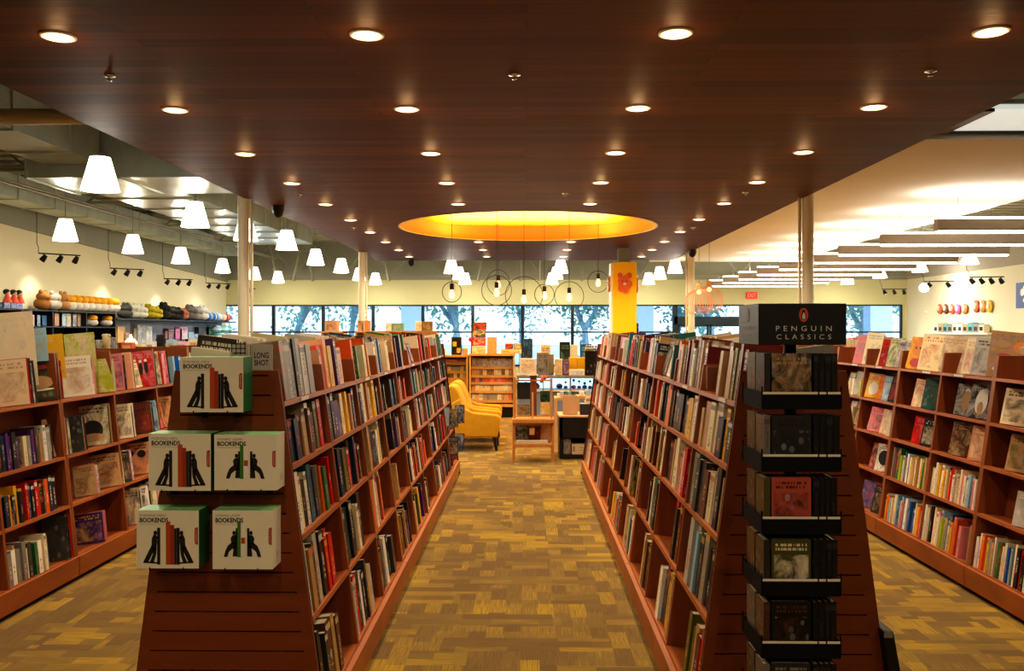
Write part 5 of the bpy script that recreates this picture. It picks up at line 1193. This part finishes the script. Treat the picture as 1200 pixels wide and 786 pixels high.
# ------------------------------------------------------------------ shelving and goods along the left wall
GX = -9.58
def gy(px, x=GX): return x*F/(px-617)
y0g, y1g = gy(-25), gy(132)
def gondola():
    e = empty('wall_shelving', (0, 0, 0), label='black wall shelving with toys along the left wall', cat='shelving')
    m = MB(); m.box((XL+.01, y0g, 0), (XL+.04, y1g, 2.06)); m.build('back_panel', 'black', e)
    for px in (-24, 20, 57, 97, 131.5): y = gy(px); m = MB(); m.box((XL+.04, y, 0), (GX, y+.04, 2.06)); m.build('side_panel', 'blackm', e)
    for z in (2.06, 1.735, 1.42, 1.1, .75, .4): m = MB(); m.box((XL+.04, y0g, z-.03), (GX+.01, y1g, z)); m.build('shelf', 'blackm', e)
gondola()
def plush(px, z, x, w, h, mats, label, ears=True, dog=False, cat='plush toy'):
    y = gy(px, x); e = empty('plush_toy', (x, y, z+.001), label=label, cat=cat, group='plush toys along the left wall')
    m = MB(); m.ball((0, 0, h*.34), (w*.42, w*.42, h*.34), n=12); m.build('body', mats[0], e, True)
    m = MB(); m.ball((.03, -.02, h*.72), (w*.34, w*.34, h*.27), n=12)
    if ears: m.ball((.03, -.02-w*.22, h*.98), w*.12, n=8); m.ball((.03, -.02+w*.22, h*.98), w*.12, n=8); m.ball((w*.34, -.02-w*.05, h*.66), w*.13, n=8)
    m.build('head', mats[-1], e, True)
k = 0
for px, mt, nm in ((45, 'tanfur', 'brown'), (58, 'whitefur', 'grey white'), (68, 'tanfur2', 'light brown')):
    if mt not in MAT: MAT[mt] = plain(mt, {'tanfur': 'a87238', 'whitefur': 'bdb6a6', 'tanfur2': 'c08a50'}[mt], .95, bump=.4, scale=20)
    plush(px, 2.06, -9.84, .4, .38, [mt], '%s plush toy on top of black wall shelving, %s from left' % (nm, ORD[k]), True); k += 1
MAT['yfur'] = plain('yellow_fur', 'e8a820', .95, bump=.4, scale=20); MAT['wfur'] = plain('white_fur', 'd8d0c0', .95, bump=.4, scale=20)
for i in range(8): plush(76+i*7.6, 2.06, -9.84, .40, .36, ['wfur', 'yfur'], 'round yellow and white plush on black shelving, %s in the row of eight' % ORD[i], False)
for i, px in enumerate((103, 121)): plush(px, 1.735, -9.78, .36, .27, ['wfur', 'yfur'], 'yellow and white plush on the second shelf, %s' % ('left', 'right')[i], False)
def wgoods(name, px, z, x, wy, h, mat, label, cat, pic=None, dep=.14):
    y = gy(px, x); m = MB(); m.box((-dep, -wy/2, 0), (0, wy/2, h)); o = m.build(name, mat, loc=(x, y, z+.001)); tag(o, label, cat, 'goods on the left wall shelving')
    if pic: q = MB(); art_face(q, [(.001, -wy*.48, h*.03), (.001, wy*.48, h*.03), (.001, wy*.48, h*.97), (.001, -wy*.48, h*.97)], mat, pic); q.build('printed_panel', 'art', o)
    q = MB(); q.box((-dep*.8, -wy*.38, h*.2), (-dep*.2, -wy/2-.002, h*.8)); q.build('side_print', pic or mat, o)
    return o
for i, (px, a, b, nm) in enumerate(((18, 'yellow_c', 'white_c', 'yellow'), (26, 'pink_c', 'white_c', 'pink'), (34, 'white_c', 'pink_c', 'white'), (40, 'skyc', 'blue_c', 'pale blue'), (47, 'blue_c', 'skyc', 'blue'), (64, 'orange_ink', 'tan', 'orange'), (69, 'skyc', 'white_c', 'pale blue wide'), (77, 'cream_c', 'grey_c', 'cream'), (83, 'grey_c', 'white_c', 'grey'), (90, 'tan', 'cream_c', 'tan'))):
    wgoods('toy_box', px, 1.735, -9.7, .3, .22 if i < 5 else .27, a, '%s toy box on upper shelf of the black wall shelving' % nm, 'box', b)
for i, (px, a, b, nm) in enumerate(((16, 'lightpink', 'pink_c', 'light pink'), (25, 'skyc', 'pink_c', 'pale blue and pink'), (33, 'white_c', 'lightpink', 'white and pink'), (41, 'cream_c', 'grey_c', 'cream and grey'))):
    wgoods('toy_box', px, 1.42, -9.7, .32, .26, a, '%s toy box on lower shelf of the black wall shelving' % nm, 'box', b)
# dolls on boxes at the far left
for i, px in enumerate((3, 11, 18)):
    x = -9.72; y = gy(px, x); e = empty('doll', (x, y, 2.17), label='doll with black hair and red dress on purple box, %s of three' % ORD[i], cat='doll', group='dolls at the left edge')
    m = MB(); m.lathe([(.09, 0), (.06, .08), (.035, .14)], 12); m.build('dress', 'coral_c', e, True)
    m = MB(); m.ball((0, 0, .18), .055); m.build('head', 'peach_c', e, True)
    m = MB(); m.ball((-.012, -.0, .2), (.062, .068, .058)); m.build('hair', 'black', e, True)
    wgoods('toy_box', px, 2.06, x+.09, .2, .105, 'purple_c', 'purple box under a doll, %s of three' % ORD[i], 'box', 'skyc', .2)
# blue-grey slat display further back
ya, yb = gy(134), 29.4
e = empty('slat_display', (0, 0, 0), label='blue grey slat wall display with hanging goods in the back left corner', cat='display')
m = MB(); m.box((XL+.01, ya, .5), (XL+.05, yb, 1.95))
for i in range(14): m.box((XL+.05, ya, .52+i*.1), (XL+.06, yb, .6+i*.1))
m.build('slat_panel', plain('blue_grey_slats', '8d97b0', .6), e)
m = MB(); m.box((XL+.05, ya, 1.90), (GX, yb, 1.94)); m.build('shelf', 'black', e)
m = MB(); m.box((XL+.05, ya, .45), (GX+.1, yb, .5)); m.build('lower_shelf', 'black', e)
fur = {}
def furm(h):
    if h not in fur: fur[h] = plain('fur_'+h, h, .95, bump=.4, scale=20)
    return fur[h]
for i, (px, hx, nm, w, h) in enumerate(((143, '4a4c46', 'dark grey', .5, .28), (151, 'd8d8c4', 'white', .55, .28), (160, 'e2e0d2', 'cream white', .6, .26), (170, 'a8981c', 'olive yellow', .5, .28), (178, 'b5a520', 'yellow green', .6, .24), (188, '1a1816', 'black eared', .6, .34), (197, '201c1a', 'black', .6, .26), (204, '2a2421', 'black brown', .6, .25), (211, 'c07a5a', 'salmon', .5, .24), (219, '6e6a68', 'grey', .7, .32), (227, '9a9894', 'light grey', .6, .3), (234, 'd0ccc6', 'white and black eared', .6, .34))):
    plush(px, 1.94, -9.79, w*.9, h*1.25, [furm(hx)], '%s plush animal on the shelf above the slat display' % nm, True)
for i, (px, c, nm) in enumerate(((240, 'blue_c', 'blue'), (245, 'blue_c', 'deep blue'), (250, 'skyc', 'blue and pale'), (256, 'peach_c', 'peach'), (260, 'red_c', 'red'))):
    y = gy(px, -9.8); m = MB(); m.lathe([(.001, -.22), (.12, -.22), (.13, -.2), (.13, .2), (.12, .22), (.001, .22)], 16, M=Matrix.Rotation(PI/2, 3, 'X')); o = m.build('rolled_blanket', c, smooth=True, loc=(-9.75, y, 1.94+.132)); tag(o, '%s rolled blanket at the end of shelf above slat display' % nm, 'blanket', 'rolled blankets by the back windows')
    m = MB(); m.lathe([(.131, -.02), (.134, -.02), (.134, .02), (.131, .02)], 16, M=Matrix.Rotation(PI/2, 3, 'X')); m.build('band', 'white_c', o)
# glowing yellow lamp and hanging goods
yl = gy(150, -9.5); e = empty('glowing_lamp', (-9.5, yl, 1.25), label='glowing yellow star shaped lamp hanging in front of slat display', cat='lamp')
m = MB(); m.ball((0, 0, 0), (.16, .2, .22)); 
for k in range(5): a = 2*PI*k/5+.3; m.tube([(0, .12*math.cos(a), .12*math.sin(a)), (0, .3*math.cos(a), .3*math.sin(a))], [.07, .02], 8)
m.build('lamp_body', emit('yellow_glow', 'ffe27a', 4), e, True); m = MB(); m.tube([(0, 0, .2), (0, 0, .66)], .006, 5); m.build('cord', 'blackm', e)
for i, (px, z, w, h, c, b, nm) in enumerate(((139, 1.35, .4, .4, 'tan', 'yellow_c', 'tan'), (145, 1.1, .3, .5, 'orange_ink', 'brown_c', 'orange'), (163, 1.3, .5, .5, 'grey_c', 'white_c', 'grey'), (172, 1.2, .35, .55, 'white_c', 'grey_c', 'white'), (176, 1.0, .3, .3, 'coral_c', 'white_c', 'coral'), (199, 1.35, .5, .35, 'brown_c', 'lightpink', 'brown'), (206, 1.4, .6, .3, 'pink_c', 'lightpink', 'pink'), (213, 1.4, .6, .35, 'white_c', 'pink_c', 'white and pink'), (209, 1.0, .8, .25, 'lightpink', 'purple_c', 'light pink'), (222, 1.2, .4, .4, 'skyc', 'charcoal_c', 'pale blue'), (228, 1.2, .4, .35, 'blue_c', 'white_c', 'blue'), (237, 1.1, .9, .65, 'charcoal_c', 'olive_c', 'dark'), (245, 1.1, .9, .65, 'teal_c', 'olive_c', 'green'))):
    o = wgoods('hanging_bag', px, z, XL+.2, w, h, c, '%s bag hanging on slat display in the back left corner' % nm, 'bag', b, .12)
for r in range(3):
    for c in range(4):
        y = gy(252+c*4.2, -9.75); m = MB(); m.lathe([(.001, 0), (.13, 0), (.15, .06), (.15, .14), (.1, .2), (.001, .21)], 14); o = m.build('tin', ('skyc', 'teal_c')[(r+c) % 2], smooth=True, loc=(-9.75, y, 1.15+r*.225))
        tag(o, 'pale blue round tin in stack below rolled blankets, %s column, %s from bottom' % (ORD[c], ORD[r]), 'tin', 'round tins by the back windows')
        m = MB(); m.lathe([(.151, .08), (.156, .09), (.151, .1)], 14); m.build('lid_rim', 'white_c', o)
m = MB(); m.box((-10.04, gy(250, -9.75)-.4, 1.11), (-9.58, gy(266, -9.75)+.5, 1.148)); m.build('tin_shelf', 'black', e).parent = bpy.data.objects['slat_display']

# low gift tables behind the left side row
def gift_table(x0, x1, y, z, label, items):
    e = empty('display_table', (x0, y, 0), label=label, cat='table'); w = x1-x0
    m = MB(); m.box((0, 0, z-.05), (w, 1.0, z)); m.build('tabletop', 'oak', e)
    for xx in (.02, w-.08):
        for yy in (.03, .91): m = MB(); m.box((xx, yy, 0), (xx+.06, yy+.06, z-.05)); m.build('leg', 'oak', e)
    for i, (px, py, wpx, kind, mat, lb) in enumerate(items):
        yy = y+.2+.35*(i % 2); p = W(px, py, yy); w_ = wpx*yy/F; h = p.z-z
        if kind == 'box':
            m = MB(); m.box((-w_/2, 0, 0), (w_/2, .18, h)); o = m.build('gift_box', mat, loc=(p.x, yy, z+.001)); tag(o, lb, 'box', 'gifts on the left tables'); q = MB(); q.box((-w_*.35, -.003, h*.3), (w_*.35, -.0003, h*.85)); q.build('printed_panel', 'tan' if mat != 'tan' else 'coral_c', o)
        else:
            e2 = empty('plush_toy', (p.x, yy, z+.001), label=lb, cat='plush toy', group='plush toys on the left tables'); q = MB(); q.ball((0, .1, h*.35), (w_*.5, w_*.4, h*.35)); q.build('body', mat, e2, True); q = MB(); q.ball((0, .08, h*.76), (w_*.42, w_*.36, h*.25)); q.ball((-w_*.25, .08, h*.94), h*.06); q.ball((w_*.25, .08, h*.94), h*.06); q.build('head', mat, e2, True)
gift_table(-8.2, -6.2, 15.5, 1.0, 'oak gift table with plush toys behind the magazine row', [(104, 392, 10, 'p', furm('b5754a'), 'orange brown plush on gift table'), (113, 398, 10, 'p', furm('8f887c'), 'grey plush on gift table, left of the large one'), (122, 391, 12, 'p', furm('b8a67c'), 'large beige plush on gift table'), (129, 395, 9, 'p', furm('77787c'), 'blue grey plush at right end of gift table')])
gift_table(-8.6, -6.0, 18.0, 1.0, 'oak gift table with dark plush behind the red magazines', [(148, 401, 13, 'box', 'coral_c', 'coral box on the far gift table'), (160, 403, 12, 'box', 'cream_c', 'cream box on the far gift table'), (175, 400, 9, 'box', 'white_c', 'white box beside black plush on far gift table'), (186.5, 392, 14, 'p', furm('17130f'), 'round black plush on the far gift table'), (199, 398, 9, 'box', 'skyc', 'pale blue box on far gift table'), (212, 400, 12, 'box', 'lightpink', 'pink box on far gift table'), (226, 397, 10, 'box', 'cream_c', 'pale yellow box on far gift table')])

# tall wooden shelves behind the left aisle row, with boxes on top against the windows
def tall_shelf(px0, px1, pyt, Y, label, goods_):
    x0, x1 = WX(px0, Y), WX(px1, Y); w = x1-x0; z = WZ(pyt, Y); e = empty('display_shelf', (x0, Y, 0), label=label, cat='shelf')
    for xx in (0, w-.03): m = MB(); m.box((xx, 0, 0), (xx+.03, .4, z)); m.build('side_panel', 'oak', e)
    m = MB(); m.box((.03, .37, 0), (w-.03, .4, z-.03)); m.build('back_panel', 'oak', e)
    for q_ in (z, z-.35, z-.7, z-1.05, .12): m = MB(); m.box((0 if q_ == z else .03, -.01, q_-.03), (w if q_ == z else w-.03, .4 if q_ == z else .37, q_)); m.build('shelf', 'oak', e)
    for a in goods_: goods(a[5] if len(a) > 5 else 'gift_box', a[0], a[1], a[2], pyt, Y+.1, .2, a[3], a[4], 'box', 'tan' if a[3] != 'tan' else 'brown_c', zb=z)
tall_shelf(376, 402, 388, 15.6, 'tall oak shelf before the windows, left one', [(381, 375.5, 395, 'orange_pot', 'orange wooden box on the tall shelf before windows')] if False else [(381, 375.5, 395, 'tan', 'tan orange open box on tall shelf, left of the column')])
tall_shelf(416, 512, 387.5, 16.2, 'wide tall oak shelf before the windows behind left aisle row', [(419, 375.5, 424, 'tan', 'tan box left of the far column on wide shelf'), (427, 375.5, 432.5, 'orange_wood', 'orange box right of the far column on wide shelf'), (452, 378, 459, 'white_c', 'white box on the wide shelf before windows'), (460, 378.5, 472, 'teal_c', 'pale teal box on the wide shelf before windows'), (487, 376.5, 494, 'white_c', 'white box at right end of wide shelf'), (494.5, 376.5, 506, 'olive_c', 'green grey box at right end of wide shelf')])
# orange end panel and framed pieces at the far end of the left aisle row
e = bpy.data.objects['bookcase.004']
m = MB(); m.prism([(-.19, 1.3), (.19, 1.3), (.12, 1.64), (-.10, 1.64)], 1, 2.25, 2.27); m.build('tall_end_panel', 'orange_wood', e)

# ------------------------------------------------------------------ right wall goods
def ywall(px): return (XR-.03)*F/(px-617)
for i, (px, c, nm) in enumerate(((1098, 'coral_c', 'coral red'), (1105, 'brown_c', 'brown'), (1112, 'coral_c', 'salmon'), (1119, 'pink_c', 'pink coral'), (1127, 'orange_wood', 'orange'), (1140, 'coral_c', 'orange coral'), (1148, 'orange_wood', 'golden'), (1155.5, 'yellow_c', 'yellow'))):
    y = ywall(px); z = WZ(362 if i < 5 else 359, y); h = .3 if i < 5 else .36; e = empty('wall_ornament', (XR-.001, y, z), label='%s oval wall ornament on the right wall' % nm, cat='ornament', group='oval ornaments on the right wall')
    m = MB(); m.ball((-.05, 0, 0), (.045, .17, h*.5), n=14); m.build('oval', c, e, True)
    m = MB(); m.ball((-.09, 0, .02), (.02, .09, h*.28), n=10); m.build('inner_oval', 'cream_c', e, True)
y0, y1 = ywall(1163), ywall(1092)
e = empty('wall_shelf', (0, 0, 0), label='white wall shelf with books on the right wall', cat='shelf')
z = WZ(389.5, (y0+y1)/2); m = MB(); m.box((XR-.28, y0, z-.05), (XR, y1, z)); m.build('shelf_board', 'white', e); m = MB(); m.box((XR-.04, y0, z-.5), (XR, y1, z-.05)); m.build('back_panel', 'white', e)
for i in range(10):
    y = y0+.3+i*(y1-y0-.6)/10; m = MB(); m.box((0, 0, 0), (.16, .28, .22+.03*(i % 3))); mt = ('cream_c', 'grey_c', 'teal_c', 'tan', 'white_c')[i % 5]; o = m.build('book', mt, loc=(XR-.22, y, z+.001)); tag(o, '%s book on the white wall shelf, %s from the front' % (('cream', 'grey', 'teal', 'tan', 'white')[i % 5], ORD[i]), 'book', 'books on the white wall shelf')
    q = MB(); q.box((-.003, .05, .05), (-.0003, .23, .16)); q.build('cover_picture', 'charcoal_c', o)
y = ywall(1196); z0, z1 = WZ(361, y), WZ(331, y); e = empty('map_poster', (XR-.002, y-.5, z0), label='blue world map poster on right wall at the photo edge', cat='poster')
m = MB(); m.box((-.02, 0, 0), (0, .95, z1-z0)); m.build('sheet', plain('map_blue', '44588e', .6), e)
m = MB()
for a, b, r in ((.2, .45, .09), (.3, .25, .06), (.55, .45, .12), (.7, .4, .08), (.6, .2, .05)): m.ball((-.021, a*.95, b), (.002, r, r*1.2), n=12)
m.build('land_shapes', 'white_c', e)
m = MB(); m.lathe([(.001, .03), (.05, .03), (.06, 0)], 16, M=Matrix.Rotation(-PI/2, 3, 'Y')); o = m.build('wall_sensor', 'white', smooth=True, loc=(XR-.03, ywall(1081), WZ(366, ywall(1081)))); o.location = (XR-.001, ywall(1081), WZ(366, ywall(1081))); tag(o, 'round white sensor on the right wall below the glaring lamp', 'sensor')

# ornaments on the yellow column
x = (yx0+yx1)/2; z = WZ(333, yY)
def blossom(loc, rz, mat, lb, s=1.0):
    e = empty('wall_ornament', loc, rz, label=lb, cat='ornament'); m = MB()
    R90 = Matrix.Rotation(PI/2, 3, 'X')
    m.prism([(s*.16*(1+.12*math.cos(5*t))*math.cos(t)*.9, s*.19*(1+.1*math.cos(5*t))*math.sin(t)) for t in [2*PI*k/30 for k in range(30)]], 1, -.05, -.002); m.build('disc', mat, e)
    for sx in (-1, 1): m = MB(); m.ball((sx*.1*s, -.03, .19*s), (.055*s, .03, .06*s), n=10); m.build('lobe', mat, e, True)
    m = MB(); m.ball((0, -.055, 0), (.035*s, .02, .03*s), n=10); m.build('center', 'white_c', e, True)
    m = MB(); m.ball((-.05*s, -.052, .06*s), .014*s); m.ball((.05*s, -.052, .06*s), .014*s); m.build('dots', 'brown_c', e, True)

MAT['salmon'] = plain('salmon_felt', 'd9684a', .8, var=.15, scale=20)
blossom((x-.01, yY-.001, z), 0, 'salmon', 'salmon rounded ornament with two lobes on front of yellow column')
blossom((yx1+.001, yY+.25, z-.02), PI/2, 'orange_wood', 'brown ornament on the right side of yellow column', .8)
blossom((yx1+.001, yY+.2, WZ(389, yY)), PI/2, 'darkleg', 'dark ornament low on the right side of yellow column', .8)
blossom((yx0-.042, yY+.25, z), -PI/2, 'orange_wood', 'brown ornament on the left side of yellow column', .8)

# ------------------------------------------------------------------ outside
m = MB(); m.box((-60, YB+.3, -.15), (60, 110, -.1)); struct(m, 'ground', 'asphalt')
for i, (a, b, Y) in enumerate(((470, 493, 33), (745, 766, 33), (1020, 1046, 33), (395, 397, 33))):
    if i == 3: continue
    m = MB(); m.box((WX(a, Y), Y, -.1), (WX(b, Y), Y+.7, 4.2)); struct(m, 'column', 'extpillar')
def tree(px, Y, h, spread, seed, label):
    random.seed(seed); x = WX(px, Y); e = empty('shade_tree', (x, Y, -.1), label=label, cat='tree', group='trees outside the windows')
    m = MB(); tips = []
    def br(p, d, l, r, dep):
        q = p + d*l; mid = p + d*l*.5 + Vector((random.uniform(-.1, .1), random.uniform(-.1, .1), 0))*l*.6
        m.tube([p, mid, q], [r, r*.85, r*.65], 6); 
        if dep == 0: tips.append(q); return
        for k in range(3 if dep > 1 else 3):
            a = random.uniform(0, 2*PI); sp = random.uniform(.35, .75)*spread; nd = (d + Vector((math.cos(a)*sp, math.sin(a)*sp, random.uniform(-.05, .3)))).normalized(); br(q, nd, l*random.uniform(.62, .85), r*.6, dep-1)
        tips.append(q)
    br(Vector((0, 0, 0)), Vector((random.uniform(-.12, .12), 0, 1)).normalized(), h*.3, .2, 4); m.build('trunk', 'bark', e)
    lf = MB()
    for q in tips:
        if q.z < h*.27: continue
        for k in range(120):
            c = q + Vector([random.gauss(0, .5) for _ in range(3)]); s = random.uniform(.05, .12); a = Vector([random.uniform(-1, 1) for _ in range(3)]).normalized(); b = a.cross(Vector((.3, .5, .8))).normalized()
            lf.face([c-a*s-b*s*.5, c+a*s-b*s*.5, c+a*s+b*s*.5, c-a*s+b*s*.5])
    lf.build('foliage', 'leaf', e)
for i, (px, Y, h, sp, lb) in enumerate(((262, 40, 6.5, 1.1, 'tree outside beyond left wall corner'), (350, 38, 6, 1.2, 'wide tree outside behind the far left column'), (412, 44, 7, 1, 'distant tree outside left of a blue pillar'), (540, 37, 6.5, 1.3, 'large tree outside with forked trunk, above the card rack'), (612, 46, 7, 1, 'slim distant tree outside above the counter'), (688, 38, 6, 1.25, 'tree outside with spreading branches left of yellow column'), (790, 40, 6, 1, 'tree outside right of the yellow column'), (835, 37, 6.5, 1.1, 'tree outside behind the entrance doors'), (1010, 38, 6, 1.1, 'tree outside the right end window'))):
    tree(px, Y, h, sp, 40+i, lb)
wd = bpy.data.worlds.new('sky'); S.world = wd; wd.use_nodes = True; nt = wd.node_tree; bg = nt.nodes['Background']
tc = N(nt, 'ShaderNodeTexCoord'); sp = N(nt, 'ShaderNodeSeparateXYZ'); L(nt, tc.outputs['Generated'], sp.inputs[0])
L(nt, mixc(nt, math_n(nt, 'MULTIPLY', math_n(nt, 'MAXIMUM', sp.outputs[2], 0), 2), (1, 1, 1, 1), (.55, .78, 1, 1)), bg.inputs[0]); bg.inputs[1].default_value = 1.7
sun = bpy.data.lights.new('sun', 'SUN'); sun.energy = 3; sun.angle = .02; so = bpy.data.objects.new('sun', sun); C.objects.link(so); so.rotation_euler = (.75, .1, .5)

# unseen fill lamps behind the camera, added for light on the bookcase ends
for y in (1.0, -1.6):
    for x in (-2.83, -.96, .89, 2.76):
        lamp('SPOT', (x, y, PZ-.05), 45, (1, .80, .56), .07, (x, y+.8, 0), 2.4, .7)
S.view_settings.view_transform = 'Standard'; S.view_settings.look = 'Medium High Contrast'
S.view_settings.exposure = 0.15
S.cycles.max_bounces = 6; S.cycles.diffuse_bounces = 3; S.cycles.glossy_bounces = 3; S.cycles.transmission_bounces = 4; S.cycles.transparent_max_bounces = 6
S.cycles.sample_clamp_indirect = 4.0; S.cycles.use_light_tree = True; S.cycles.caustics_reflective = False; S.cycles.caustics_refractive = False
